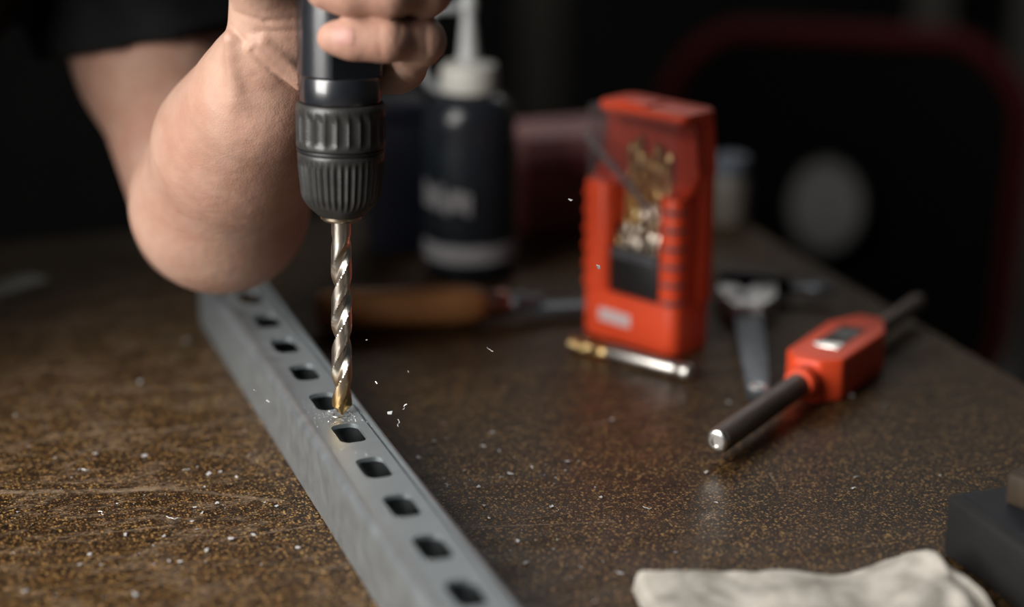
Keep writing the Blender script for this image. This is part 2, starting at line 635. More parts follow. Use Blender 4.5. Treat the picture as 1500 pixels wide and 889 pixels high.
def twist_bit(bm, R, zt, zf, ztop, pitch, Rs=None, n=48, step=0.0008, point=0.42, phase=0.0, web=0.42):
    """two-flute twist drill: point at zt, flutes up to zf, shank to ztop"""
    Rs = Rs or R * 0.95
    zc = zt + R * point * 1.0
    zs = []
    z = zc
    while z < zf + R * 3:
        zs.append(z); z += step

    def prof(a, fade):
        a = (a + math.pi / 2) % math.pi - math.pi / 2      # two-fold, -90..90
        t = abs(math.degrees(a)) / 90.0                    # 0 at land centre
        if t < 0.50:
            r = 1.0 if math.degrees(a) > 12 or t < 0.0 else 0.965
        else:
            q = (t - 0.50) / 0.50
            r = 1 - (1 - web) * math.sin(min(q, 1) * math.pi / 2) ** 0.7
        return 1 + (r - 1) * fade

    rings = []
    for z in zs:
        fade = 1.0 if z < zf else max(0.0, 1 - (z - zf) / (R * 3)) ** 0.8
        ph = phase + 2 * math.pi * z / pitch
        Rz = R if z < zf + R else Rs + (R - Rs) * max(0, 1 - (z - zf - R) / (R * 2))
        rings.append([bm.verts.new((Rz * prof(2 * math.pi * i / n - ph, fade) * math.cos(2 * math.pi * i / n),
                                    Rz * prof(2 * math.pi * i / n - ph, fade) * math.sin(2 * math.pi * i / n), z)) for i in range(n)])
    rings.append([bm.verts.new((Rs * math.cos(2 * math.pi * i / n), Rs * math.sin(2 * math.pi * i / n), ztop)) for i in range(n)])
    tip = bm.verts.new((0, 0, zt))
    # cone: scale the first ring down to the point, along the cone
    mid = []
    for s in (0.66, 0.33):
        mid.append([bm.verts.new((v.co.x * s, v.co.y * s, zt + (zc - zt) * s)) for v in rings[0]])
    allr = [mid[1], mid[0]] + rings
    for p, q in zip(allr, allr[1:]):
        for i in range(n):
            bm.faces.new((p[i], p[(i + 1) % n], q[(i + 1) % n], q[i]))
    for i in range(n):
        bm.faces.new((tip, allr[0][(i + 1) % n], allr[0][i]))
    bm.faces.new(allr[-1])


def bit_material():
    m = mat('gold_tipped_tool_steel', (0.78, 0.72, 0.63), 0.30, 1.0, 0.12, 260, 0.12, 700, stretch=(1, 1, 0.3))
    nt = m.node_tree
    b = nt.nodes['Principled BSDF']
    src = b.inputs['Base Color'].links[0].from_socket
    tc = nt.nodes.new('ShaderNodeTexCoord')
    sp = nt.nodes.new('ShaderNodeSeparateXYZ')
    mr = nt.nodes.new('ShaderNodeMapRange')
    mr.inputs['From Min'].default_value = 0.030
    mr.inputs['From Max'].default_value = 0.008
    mx = nt.nodes.new('ShaderNodeMix')
    mx.data_type = 'RGBA'
    mx.inputs[7].default_value = (0.72, 0.48, 0.20, 1)
    nt.links.new(tc.outputs['Object'], sp.inputs[0])
    nt.links.new(sp.outputs[2], mr.inputs[0])
    nt.links.new(mr.outputs[0], mx.inputs[0])
    nt.links.new(src, mx.inputs[6])
    nt.links.new(mx.outputs[2], b.inputs['Base Color'])
    return m


BR = 0.00575
bm = BM()
twist_bit(bm, BR, -0.0005, 0.086, 0.122, 0.058, Rs=BR * 0.93, phase=math.radians(-2), point=1.05)
bit = obj('twist_drill_bit', bm, bit_material(), angle=30)
bit.matrix_world = MD
tag(bit, 'large steel twist drill bit with golden tip held in the chuck, drilling the channel', 'drill bit')

drill = thing('power_drill', 'black hand-held drill with dark grey keyless chuck gripped by the hand', 'drill', mw=MD)
H0 = 0.1120                                   # chuck nose height above the tip
drill.matrix_world = MD @ Matrix.Translation((0, 0, H0)) @ Matrix.Diagonal((1, 1, 0.965, 1)) @ Matrix.Translation((0, 0, -H0))


def chuck_profile():
    return None


# nose ring
bm = BM(); lathe(bm, [(0.0058, H0 - 0.001), (0.0100, H0 - 0.001), (0.0112, H0 + 0.0002), (0.0112, H0 + 0.0016), (0.0100, H0 + 0.003), (0.0058, H0 + 0.003)], 48)
tag(obj('nose_ring', bm, mat('brassy_steel', (0.58, 0.48, 0.36), 0.3, 1.0), drill), 'brassy steel ring at chuck nose')


def scallop(nr, z0, z1, depth, sharp=1.0, slant=0.0):
    def f(r, z, a):
        zz = z
        w = max(0.0, min(1.0, min((zz - z0), (z1 - zz)) / 0.0025))
        if slant:
            u = ((a * nr / (2 * math.pi)) % 1.0)
            zt = z1 - slant * u
            w = max(0.0, min(1.0, min((zz - z0), (zt - zz)) / 0.0018))
        ph = (a * nr / (2 * math.pi)) % 1.0
        g = abs(math.sin(math.pi * ph)) ** sharp
        return r - depth * w * g
    return f


# lower gripping sleeve with fine ribs
pr = [(0.0104, H0 + 0.0015), (0.0130, H0 + 0.0025)]
for i in range(8):
    t = i / 7
    pr.append((0.0150 + 0.0068 * math.sin(t * math.pi / 2) ** 0.9, H0 + 0.0045 + 0.0115 * t))
for i in range(1, 15):
    t = i / 14
    pr.append((0.0218 + 0.0016 * math.sin(t * math.pi / 2), H0 + 0.016 + 0.0215 * t))
pr += [(0.0231, H0 + 0.0382), (0.0222, H0 + 0.0388)]
bm = BM(); lathe(bm, pr, 288, scallop(38, H0 + 0.008, H0 + 0.0350, 0.0011, 1.5))
obj('chuck_front_sleeve', bm, M_CHUCK, drill)
bm = BM(); lathe(bm, [(0.0222, H0 + 0.0380), (0.0236, H0 + 0.0388), (0.0238, H0 + 0.0396), (0.0236, H0 + 0.0404), (0.0222, H0 + 0.041)], 96)
obj('chuck_seam_ring', bm, M_BLACK, drill)
# upper sleeve with broad flutes
pr = [(0.0222, H0 + 0.0405), (0.0238, H0 + 0.0412), (0.0241, H0 + 0.0425)]
for i in range(1, 14):
    pr.append((0.0241, H0 + 0.0425 + 0.0205 * i / 13))
pr += [(0.0238, H0 + 0.0645), (0.0228, H0 + 0.0658), (0.0205, H0 + 0.0662)]
bm = BM(); lathe(bm, pr, 288, scallop(24, H0 + 0.0435, H0 + 0.0630, 0.0010, 0.8, slant=0.004))
obj('chuck_rear_sleeve', bm, M_CHUCK, drill)
# collar ring and gearbox nose above it
bm = BM(); lathe(bm, [(0.0195, H0 + 0.0655), (0.0216, H0 + 0.0668), (0.0219, H0 + 0.0680), (0.0219, H0 + 0.0800), (0.0215, H0 + 0.0808), (0.020, H0 + 0.0812)], 96)
obj('collar', bm, M_BLACKMETAL, drill)


def flat_cut(r, z, a):
    # milled spanner flat low on the right front
    if z > H0 + 0.0935:
        return r
    c = math.cos(a - math.radians(-56))
    lim = 0.0178
    return min(r, lim / c) if c > 0.1 else r


bm = BM()
lathe(bm, [(0.0195, H0 + 0.0805), (0.0224, H0 + 0.0812), (0.0230, H0 + 0.0820)] + [(0.0230, H0 + 0.0820 + 0.00115 * i) for i in range(1, 11)]
      + [(0.0230, H0 + 0.0938), (0.0230, H0 + 0.135), (0.0232, H0 + 0.165)], 144, flat_cut)
obj('gearbox_nose', bm, M_BLACKMETAL, drill, angle=25)
bm = BM(); lathe(bm, [(0.020, H0 + 0.164), (0.0255, H0 + 0.168), (0.029, H0 + 0.185), (0.031, H0 + 0.215), (0.031, H0 + 0.285), (0.028, H0 + 0.305), (0.018, H0 + 0.315)], 64)
obj('motor_housing', bm, M_BLACK, drill)

# burr around the fresh hole
bm = BM()
tube(bm, [((0.0050 + 0.0007 * math.sin(t * 2.3)) * math.cos(t * math.pi / 12), (0.0050 + 0.0007 * math.sin(t * 2.3)) * math.sin(t * math.pi / 12), 0.0001) for t in range(24)], 0.00035, 6, True)
o = obj('drilling_burr', bm, M_STEEL); o.matrix_world = Matrix.Translation(TIP)
tag(o, 'thin raised ring of burr around the drill tip on the channel', 'metal burr')


# ------------------------------------------------------------------ implicit surfaces -> mesh (sparse surface nets)
def surface_nets(sdf, lo, hi, vox, blk=14, chunk=260):
    lo = np.array(lo, np.float32); hi = np.array(hi, np.float32)
    bs = vox * blk
    nb = np.ceil((hi - lo) / bs).astype(int)
    ii = np.stack(np.meshgrid(*[np.arange(n) for n in nb], indexing='ij'), -1).reshape(-1, 3)
    cen = lo + (ii + 0.5) * bs
    d = sdf(cen.astype(np.float32))
    act = ii[np.abs(d) < bs * 0.5 * 1.75 + 0.004]
    n1 = blk + 1
    g = np.stack(np.meshgrid(*[np.arange(n1)] * 3, indexing='ij'), -1).reshape(-1, 3)
    cc, cv, cs = [], [], []
    offs = np.array([[a, b, c] for a in (0, 1) for b in (0, 1) for c in (0, 1)])
    edges = [(a, b) for a in range(8) for b in range(a + 1, 8) if np.abs(offs[a] - offs[b]).sum() == 1]
    for s in range(0, len(act), chunk):
        A = act[s:s + chunk]
        pi = (A[:, None, :] * blk + g[None]).astype(np.int32)
        pts = lo + pi.reshape(-1, 3).astype(np.float32) * vox
        D = sdf(pts).reshape(len(A), n1, n1, n1)
        corner = np.stack([D[:, a:a + blk, b:b + blk, c:c + blk] for a, b, c in offs], -1)
        neg = (corner < 0).sum(-1)
        m = (neg > 0) & (neg < 8)
        w = np.argwhere(m)
        if len(w) == 0:
            continue
        cr = corner[m]
        cell = A[w[:, 0]] * blk + w[:, 1:]
        acc = np.zeros((len(cell), 3)); cnt = np.zeros(len(cell))
        for a, b in edges:
            x = (cr[:, a] < 0) != (cr[:, b] < 0)
            t = cr[x, a] / (cr[x, a] - cr[x, b])
            acc[x] += offs[a] + t[:, None] * (offs[b] - offs[a]); cnt[x] += 1
        cc.append(cell); cv.append(lo + (cell + acc / cnt[:, None]) * vox)
        cs.append(np.stack([cr[:, 0] < 0, cr[:, 4] < 0, cr[:, 2] < 0, cr[:, 1] < 0], -1))
    cell = np.concatenate(cc).astype(np.int64); V = np.concatenate(cv); S = np.concatenate(cs)
    NN = 1 << 20
    key = (cell[:, 0] * NN + cell[:, 1]) * NN + cell[:, 2]
    order = np.argsort(key); ks = key[order]

    def find(c):
        k = (c[:, 0] * NN + c[:, 1]) * NN + c[:, 2]
        p = np.clip(np.searchsorted(ks, k), 0, len(ks) - 1)
        return np.where(ks[p] == k, order[p], -1)

    quads = []
    for ax in range(3):
        x = S[:, 0] != S[:, 1 + ax]
        idx = np.nonzero(x)[0]
        c = cell[idx]
        e1 = np.zeros(3, np.int64); e1[(ax + 1) % 3] = 1
        e2 = np.zeros(3, np.int64); e2[(ax + 2) % 3] = 1
        q = np.stack([idx, find(c - e1), find(c - e1 - e2), find(c - e2)], -1)
        flip = ~S[idx, 0]
        q[flip] = q[flip][:, ::-1]
        quads.append(q[(q >= 0).all(1)])
    return V, np.concatenate(quads)


def np_mesh(name, V, Q, m, parent=None):
    me = bpy.data.meshes.new(name)
    me.vertices.add(len(V))
    me.vertices.foreach_set('co', V.astype(np.float32).ravel())
    me.loops.add(len(Q) * 4)
    me.loops.foreach_set('vertex_index', Q.astype(np.int32).ravel())
    me.polygons.add(len(Q))
    me.polygons.foreach_set('loop_start', np.arange(0, len(Q) * 4, 4, dtype=np.int32))
    me.polygons.foreach_set('use_smooth', np.ones(len(Q), bool))
    me.update(calc_edges=True)
    me.validate()
    me.materials.append(m)
    o = bpy.data.objects.new(name, me)
    COL.objects.link(o)
    if parent:
        o.parent = parent
    return o


def smin(a, b, k):
    h = np.maximum(k - np.abs(a - b), 0) / k
    return np.minimum(a, b) - h * h * k * 0.25


def cone_d(p, a, b, ra, rb):
    a = np.array(a, np.float32); ba = np.array(b, np.float32) - a
    pa = p - a
    t = np.clip(pa @ ba / float(ba @ ba), 0, 1)
    q = pa - t[:, None] * ba
    return np.sqrt((q * q).sum(1)) - (ra + (rb - ra) * t)


def chain(p, pts, k):
    d = None
    for (a, ra), (b, rb) in zip(pts, pts[1:]):
        c = cone_d(p, a, b, ra, rb)
        d = c if d is None else smin(d, c, k)
    return d


def ell(p, c, r):
    q = (p - np.array(c, np.float32)) / np.array(r, np.float32)
    l = np.sqrt((q * q).sum(1))
    return (l - 1) * min(r) * 1.0


# ------------------------------------------------------------------ person: left arm and hand round the drill
HZ = H0 + 0.1025                              # drill-frame height that sits at image row ~60
MDn = np.array(MD.inverted(), dtype=np.float32)


def L2(p):                                    # drill-local, mm, origin on axis at HZ
    return ((p @ MDn[:3, :3].T + MDn[:3, 3]) - np.array([0, 0, HZ], np.float32)) * 1000.0


def DL(x, y, z):                              # drill-local mm -> world
    return MD @ Vector((x / 1000, y / 1000, HZ + z / 1000))


FINGERS = {
    'little': [((-1, -32, -1), 8.2), ((10, -33, -1), 9.5), ((26, -33, -1.5), 9.7), ((43, -15, -4), 11.3), ((31, 24, -22), 13.5)],
    'ring': [((-5, -33.5, 23), 9.5), ((8, -34.5, 23), 11.0), ((27, -34, 23), 11.2), ((45, -15, 22), 12.0), ((27, 34, 10), 14)],
    'middle': [((-6, -34, 47), 9.6), ((8, -35, 47), 11.2), ((28, -35, 47), 11.4), ((48, -13, 47), 12.2), ((22, 40, 36), 14.5)],
    'index': [((-4, -34, 71), 9.4), ((10, -34, 71), 10.8), ((28, -33, 71), 11.2), ((46, -10, 72), 12.0), ((16, 42, 62), 14)],
}
THUMB = [((-6, -37, 50), 9.0), ((-20, -36, 49), 11.0), ((-40, -20, 42), 13.0), ((-43, 8, 26), 17.5), ((-39, 24, -2), 21)]
W0 = P(375, 152, 1.070); W1 = P(393, 100, 1.062)
E1 = P(322, 299, 1.175); MID = P(346, 215, 1.115)
ELB = P(300, 318, 1.240); UA = P(224, 85, 1.325); SHD = P(110, -200, 1.390)


CREASES = [((392, 118), (436, 164), 1.3, 1.6), ((345, 42), (392, 52), 0.8, 1.3), ((392, 52), (436, 48), 0.8, 1.3), ((378, 66), (432, 66), 0.7, 1.2),
           ((334, 62), (372, 92), 1.0, 1.8), ((372, 92), (386, 112), 0.9, 1.8), ((372, 128), (432, 172), 0.5, 1.5), ((345, 110), (360, 150), 0.3, 2.5),
           ((330, 95), (345, 135), 0.3, 2.2), ((560, 45), (563, 82), 0.5, 1.2), ((588, 42), (586, 60), 0.5, 1.3), ((622, 48), (624, 84), 0.7, 1.4),
           ((575, 112), (598, 128), 0.6, 1.2), ((582, 96), (640, 92), 0.5, 1.4)]


def hand_sdf(p):
    q = L2(p)
    palm = chain(q, [((-40, 27, -14), 24), ((-34, 32, 12), 22), ((-20, 42, 40), 20), ((0, 44, 62), 16)], 14)
    for mcp in ((30, 26, -22), (26, 35, 11), (20, 41, 36), (14, 43, 62)):
        palm = smin(palm, cone_d(q, (-30, 34, -6), mcp, 21, 14), 12)
    palm = smin(palm, cone_d(q, (-30, 36, -26), (24, 29, -25), 17, 12.5), 10)
    th = chain(q, THUMB, 6)
    d = smin(palm, th, 9)
    fd = None
    for nm, pts in FINGERS.items():
        f = chain(q, pts, 9)
        # knuckle bumps
        for (c, r) in pts[3:4]:
            k = np.array(c, np.float32) * np.array([1.0, 1.02, 1], np.float32)
            f = smin(f, np.sqrt(((q - k) ** 2).sum(1)) - r * 1.0, 4)
        if nm in ('little', 'ring'):
            c = np.array(pts[3][0], np.float32) + np.array([-6.0, -9.0, 1.0], np.float32)
            f = smin(f, np.sqrt(((q - c) ** 2).sum(1)) - 5.2, 5)
        fd = f if fd is None else smin(fd, f, 1.2)
    d = smin(d, fd, 4)
    # wrist tendon ridges and the fold at the heel of the hand
    d = smin(d, cone_d(q, (-47, 1.5, -11), (-20, 10, -35), 3.2, 3.0), 5)
    d = smin(d, cone_d(q, (-41, 1.0, -8), (-20, 8, -29), 2.0, 2.0), 4)
    d = smin(d, cone_d(q, (-60, 8, -8), (-58, 14, -40), 2.5, 2.5), 10)
    # creases of palm and wrist, fingers' joint folds
    for (a, b, dep, w) in CREASES:
        ax, az = (a[0] - 497) * 0.37, (60 - a[1]) * 0.385
        bx, bz = (b[0] - 497) * 0.37, (60 - b[1]) * 0.385
        dx, dz = bx - ax, bz - az
        px, pz = q[:, 0] - ax, q[:, 2] - az
        t = np.clip((px * dx + pz * dz) / (dx * dx + dz * dz), 0, 1)
        dist = np.sqrt((px - t * dx) ** 2 + (pz - t * dz) ** 2)
        fr = np.clip((16 - q[:, 1]) / 6, 0, 1)
        d = d + dep * fr * np.exp(-(dist / w) ** 2)
    return d / 1000.0


def arm_sdf(p):
    d = chain(p, [(W1, 0.0265), (W0, 0.0320), (MID, 0.0415), (E1, 0.0480), (ELB, 0.0400)], 0.03)
    d = smin(d, chain(p, [(ELB, 0.043), (UA, 0.048), (SHD, 0.058)], 0.03), 0.016)
    return d


def body_sdf(p):
    a = arm_sdf(p)
    h = hand_sdf(p)
    d = smin(a, h, 0.012)
    # the drill presses into the flesh: never overlap it
    q = p @ MDn[:3, :3].T + MDn[:3, 3]
    rr = np.sqrt(q[:, 0] ** 2 + q[:, 1] ** 2)
    z = q[:, 2]
    cyl = np.maximum(rr - 0.0233, H0 + 0.0655 - z)
    chk = np.maximum(rr - 0.0244, z - (H0 + 0.068))
    d = np.maximum(d, -np.minimum(cyl, chk))
    return d


allp = [W0, W1, E1, MID, ELB, UA, SHD]
lo = [min(v[i] for v in allp) - 0.075 for i in range(3)]
hi = [max(max(v[i] for v in allp) + 0.075, DL(62, 60, 95)[i]) for i in range(3)]
lo[1] = min(lo[1], DL(0, -55, 0).y)
hi[2] = max(hi[2], DL(0, 0, 95).z)
V, Q = surface_nets(body_sdf, lo, hi, 0.0014)
person = np_mesh('person', V, Q, M_SKIN)
tag(person, 'bare-armed person in a black short-sleeved shirt gripping the drill with one hand', 'person')

# fingernails
M_NAIL = mat('fingernail', (0.43, 0.215, 0.17), 0.48, 0, 0.06, 200, spec=0.5)
for nm in ('little', 'ring', 'middle', 'index'):
    (c, r) = FINGERS[nm][0]
    (c2, r2) = FINGERS[nm][1]
    bm = BM()
    nu, nv = 9, 9
    grid = []
    for i in range(nu):
        row = []
        for j in range(nv):
            u = i / (nu - 1) * 2 - 1
            v = j / (nv - 1) * 2 - 1
            s = 1 - 0.12 * v * v
            x = 5.8 * u * s
            z = 4.6 * v * (1 - 0.10 * u * u) + 2.6
            ys = np.arange(-56.0, -24.0, 0.2)          # lay the nail on the finger's own surface
            ln_ = np.array([tuple(DL(c[0] + 6.0 + x, yy, c[2] + z)) for yy in ys], np.float32)
            hit = np.nonzero(body_sdf(ln_) < 0)[0]
            y = (ys[hit[0]] if len(hit) else c[1] - r) - (c[1] - 0.6) - 0.35
            row.append(bm.verts.new((x / 1000, y / 1000, z / 1000)))
        grid.append(row)
    for i in range(nu - 1):
        for j in range(nv - 1):
            bm.faces.new((grid[i][j], grid[i + 1][j], grid[i + 1][j + 1], grid[i][j + 1]))
    ext = bmesh.ops.extrude_face_region(bm, geom=bm.faces[:])
    for v in [g for g in ext['geom'] if isinstance(g, bmesh.types.BMVert)]:
        v.co.y += 0.0012
    o = obj('fingernail', bm, M_NAIL, person)
    o.matrix_world = MD @ Matrix.Translation(Vector((c[0] / 1000 + 0.0060, (c[1] - 0.6) / 1000, HZ + c[2] / 1000)))

# shirt (sleeve and torso) and trousers, in coarser voxels
SLV_D = (UA - SHD).normalized()
HEM = P(220, 64, 1.27)
HEM_N = (P(320, 46, 1.34) - P(110, 80, 1.36)).cross(HEM - P(110, 80, 1.36)).normalized()
if HEM_N.dot(SLV_D) < 0:
    HEM_N = -HEM_N
NECK = Vector((-0.45, 1.30, 0.60)); CHEST = Vector((-0.475, 1.26, 0.285)); WAIST = Vector((-0.80, 1.27, -0.08)); SHD2 = Vector((-0.47, 0.98, 0.44))
HIPL = Vector((-0.86, 1.38, -0.12)); HIPR = Vector((-0.86, 1.16, -0.12))


def shirt_sdf(p):
    slv = cone_d(p, UA + SLV_D * 0.06, SHD, 0.066, 0.084)
    hem_n = np.array(HEM_N, np.float32)
    hem = (p - np.array(HEM, np.float32)) @ hem_n
    wr = np.sin(p[:, 0] * 95 + p[:, 2] * 60) * 0.0022 + np.sin(p[:, 1] * 70 - p[:, 2] * 110) * 0.0018
    slv = np.maximum(slv + wr, hem)
    inner = cone_d(p, UA + SLV_D * 0.06, SHD, 0.0570, 0.0605)
    slv = np.maximum(slv, -np.maximum(inner, -hem - 0.025))
    tor = chain(p, [(NECK, 0.085), (CHEST, 0.135), (WAIST, 0.140)], 0.06)
    tor = smin(tor, cone_d(p, SHD, SHD2, 0.085, 0.085), 0.06)
    tor = smin(tor, chain(p, [(CHEST, 0.12), (Vector((-0.60, 1.09, 0.19)), 0.155), (WAIST, 0.13)], 0.05), 0.05)  # torso bulge added out of view to shade the bench's far left
    tor = np.maximum(tor + wr, -(p[:, 2] + 0.13))
    # the cloth bends round the bench's left edge instead of entering it
    lx = (p - np.array(FAR_CORNER, np.float32)) @ np.array(SIDE, np.float32)
    tor = np.maximum(tor, -np.maximum(-lx - 0.853, p[:, 2] - 0.004))
    return smin(slv, tor, 0.02)


V, Q = surface_nets(shirt_sdf, (-1.0, 0.85, -0.16), (-0.14, 1.60, 0.72), 0.005, blk=10)
M_SHIRT = mat('black_cotton', (0.0075, 0.0075, 0.008), 0.9, 0, 0.25, 60, 0.5, 900, spec=0.2)
tag(np_mesh('shirt', V, Q, M_SHIRT, person), 'black short-sleeved cotton shirt')


def trouser_sdf(p):
    d = chain(p, [(HIPL, 0.10), (Vector((-0.84, 1.40, -0.45)), 0.085), (Vector((-0.88, 1.42, -0.80)), 0.06)], 0.03)
    e = chain(p, [(HIPR, 0.10), (Vector((-0.84, 1.12, -0.45)), 0.085), (Vector((-0.88, 1.10, -0.80)), 0.06)], 0.03)
    d = smin(smin(d, e, 0.05), cone_d(p, HIPL, HIPR, 0.11, 0.11), 0.05)
    return np.maximum(d, np.maximum(p[:, 2] + 0.10, -p[:, 2] - 0.848))


V, Q = surface_nets(trouser_sdf, (-1.05, 0.95, -0.87), (-0.66, 1.58, -0.05), 0.009, blk=10)
np_mesh('trousers', V, Q, mat('navy_denim', (0.010, 0.014, 0.035), 0.9, 0, 0.2, 80, 0.3, 900), person)

# ------------------------------------------------------------------ glue bottle
bp_ = G(689, 399)
bot = thing('squeeze_bottle', 'black squeeze bottle with white nozzle cap standing behind the wooden tool handle', 'bottle', bp_)
bm = BM()
lathe(bm, [(0.026, 0), (0.032, 0.0012), (0.0345, 0.004), (0.0348, 0.01), (0.0348, 0.118), (0.0340, 0.126), (0.0305, 0.134), (0.024, 0.139), (0.0175, 0.141), (0.0175, 0.146)], 64)
obj('body', bm, mat('dark_glossy_bottle', (0.015, 0.017, 0.022), 0.25, 0, 0.1, 30, spec=0.5), bot)
M_CAP = mat('cream_white_cap', (0.55, 0.54, 0.49), 0.5, 0, 0.04)
bm = BM(); lathe(bm, [(0.016, 0.1415), (0.0212, 0.1415), (0.0215, 0.143), (0.0208, 0.158), (0.0200, 0.1605), (0.013, 0.162), (0.0085, 0.164)], 48, lambda r, z, a: r * (1 - 0.012 * (0.5 + 0.5 * math.sin(a * 40))) if r > 0.019 else r)
obj('cap', bm, M_CAP, bot)
bm = BM(); lathe(bm, [(0.0088, 0.163), (0.0072, 0.172), (0.0048, 0.196), (0.0040, 0.199), (0.0062, 0.1995), (0.0066, 0.204), (0.0060, 0.211), (0.004, 0.213)], 32)
obj('nozzle', bm, mat('frosted_nozzle', (0.45, 0.46, 0.46), 0.4, 0, 0.04), bot)
bm = BM()
pts = [(-0.004, -0.002, 0.203)]
for i in range(15):
    a = math.radians(78 + 190 * i / 14)
    pts.append((-0.0165 + 0.0205 * math.cos(a), -0.003, 0.172 + 0.031 * math.sin(a)))
pts.append((-0.0185, -0.003, 0.1475))
tube(bm, pts, 0.0036, 10)
obj('cap_strap', bm, mat('grey_strap', (0.30, 0.31, 0.32), 0.5, 0, 0.04), bot)


def arc_patch(bm, r, a0, a1, z0, z1, n=20, th=0.0004):
    inn = []
    for i in range(n + 1):
        a = math.radians(a0 + (a1 - a0) * i / n)
        inn.append([bm.verts.new((rr * math.cos(a), rr * math.sin(a), z)) for rr, z in ((r, z0), (r, z1), (r + th, z1), (r + th, z0))])
    for p, q in zip(inn, inn[1:]):
        for k in range(4):
            bm.faces.new((p[k], p[(k + 1) % 4], q[(k + 1) % 4], q[k]))
    bm.faces.new(inn[0]); bm.faces.new(inn[-1][::-1])


bm = BM(); arc_patch(bm, 0.0347, 180, 360, 0.010, 0.106, 40)
lab = obj('label', bm, mat('dark_blue_black_label', (0.012, 0.017, 0.023), 0.4, 0, 0.1), bot)
bm = BM(); arc_patch(bm, 0.0350, 186, 354, 0.016, 0.0305, 40)
tag(obj('label_band', bm, M_GREY, lab), 'light grey printed band near bottle foot')
bm = BM()
a = 200
for wd, hh, up in ((9, 0.016, 0), (7, 0.012, 0), (8, 0.012, 0), (5, 0.016, 0), (7, 0.012, -0.003), (8, 0.012, 0), (7, 0.012, 0), (6, 0.013, -0.003)):
    arc_patch(bm, 0.0350, a, a + wd, 0.057 + up, 0.057 + up + hh + 0.004, 4)
    a += wd + 2.2
tag(obj('lettering', bm, M_GREY, lab), 'line of pale grey lettering')
bm = BM()
for i in range(7):
    arc_patch(bm, 0.0350, 205 + i * 8, 211 + i * 8, 0.044, 0.049, 3)
obj('lettering', bm, mat('faint_grey_print', (0.03, 0.034, 0.04), 0.5), lab)

# ------------------------------------------------------------------ red drill index case
CC = G(985, 526)
RZ = math.radians(-45)
cw = 0.042
ori = CC - Vector((math.cos(RZ) * cw, math.sin(RZ) * cw, 0))
case = thing('drill_bit_case', 'orange-red plastic drill bit case with clear lid standing upright on the bench', 'case', ori, RZ)
MC = Matrix.Translation(ori) @ Matrix.Rotation(RZ, 4, 'Z')
mm = 0.001
Q_ = lambda pl: [(x * mm, y * mm) for x, y in pl]
bm = BM()
prism(bm, Q_(rrect(-42, 42, 0, 40, 8, 6)), 0, 0.034, 0.0015)
prism(bm, Q_(rrect(-42, -19, 0, 27, 7, 6, (0, 1, 1, 1))), 0.033, 0.109, 0.002)
prism(bm, Q_(rrect(25, 42, 0, 27, 7, 6, (1, 0, 1, 1))), 0.033, 0.109, 0.002)
obj('front_shell', bm, M_RED, case)
bm = BM()
prism(bm, [(-0.042, 0.033), (0.042, 0.033), (0.042, 0.117), (0.040, 0.122), (0.0395, 0.160), (-0.0395, 0.160), (-0.040, 0.122), (-0.042, 0.117)], 0.0215, 0.0400, 0.002, axis='y')
obj('back_shell', bm, M_RED, case)
# side shoulders that sweep up from the front shell to the back shell
for sx in (-1, 1):
    bm = BM()
    pl = [(0.006, 0.105), (0.012, 0.109), (0.018, 0.117), (0.0225, 0.119), (0.0225, 0.105)]
    vs0 = [bm.verts.new((sx * 0.0420, y, z)) for y, z in pl]
    vs1 = [bm.verts.new((sx * 0.0385, y, z)) for y, z in pl]
    bm.faces.new(vs0); bm.faces.new(vs1[::-1])
    for i in range(5):
        bm.faces.new((vs0[i], vs0[(i + 1) % 5], vs1[(i + 1) % 5], vs1[i]))
    obj('side_shoulder', bm, M_RED, case)
bm = BM(); prism(bm, Q_(rrect(-34, 41, 5, 40, 6, 5)), 0.157, 0.1635, 0.0015); box(bm, -0.020, 0.006, 0.008, 0.03, 0.163, 0.1655, 0.001)
obj('top_cap', bm, M_RED, case)
# grip ribs: recessed dark slots on the right corner, raised ridges on the left one
M_SLOT = mat('dark_grip_slot', (0.10, 0.075, 0.085), 0.5)
for i in range(6):
    z = 0.037 + 0.0125 * i
    bm = BM()
    pts = [(0.0310, -0.0001), (0.0355, 0.0003), (0.0385, 0.0018), (0.0408, 0.0048), (0.0421, 0.0095)]
    tube(bm, [(x, y, z) for x, y in pts], [0.0013, 0.0017, 0.0018, 0.0017, 0.0012], 8)
    obj('grip_slot', bm, M_SLOT, case)
    bm = BM()
    pts = [(-0.0350, 0.0008), (-0.0395, 0.0020), (-0.0418, 0.0060), (-0.0422, 0.014)]
    tube(bm, [(x, y, z) for x, y in pts], 0.0022, 8)
    obj('grip_ridge', bm, M_RED, case)
bm = BM(); box(bm, -0.0188, 0.0248, 0.0035, 0.0215, 0.030, 0.066, 0.0008); box(bm, -0.0188, 0.0248, 0.012, 0.0215, 0.066, 0.080, 0.0008)
ins = obj('bit_holder', bm, M_INSERT, case)
bm = BM()
x = -0.0170
for w_ in (1.6, 2.6, 1.2, 3.2, 2.8, 3.2, 1.4, 3.4, 3.0, 4.2, 4.2):
    box(bm, x, x + w_ * mm, 0.0032, 0.0038, 0.0590, 0.0650); x += (w_ + 0.75) * mm
obj('size_lettering', bm, mat('dim_grey_print', (0.10, 0.10, 0.11), 0.6), ins)
bm = BM()
x = -0.0245
for w_ in (4.2, 4.4, 4.2, 4.6, 4.0, 4.4):
    prism(bm, [(x, 0.0125), (x + w_ * mm, 0.0125), (x + w_ * mm, 0.0215), (x, 0.0215)], -0.0004, 0.0004, axis='y'); x += (w_ + 0.5) * mm
obj('logo_lettering', bm, M_PRINT, case)
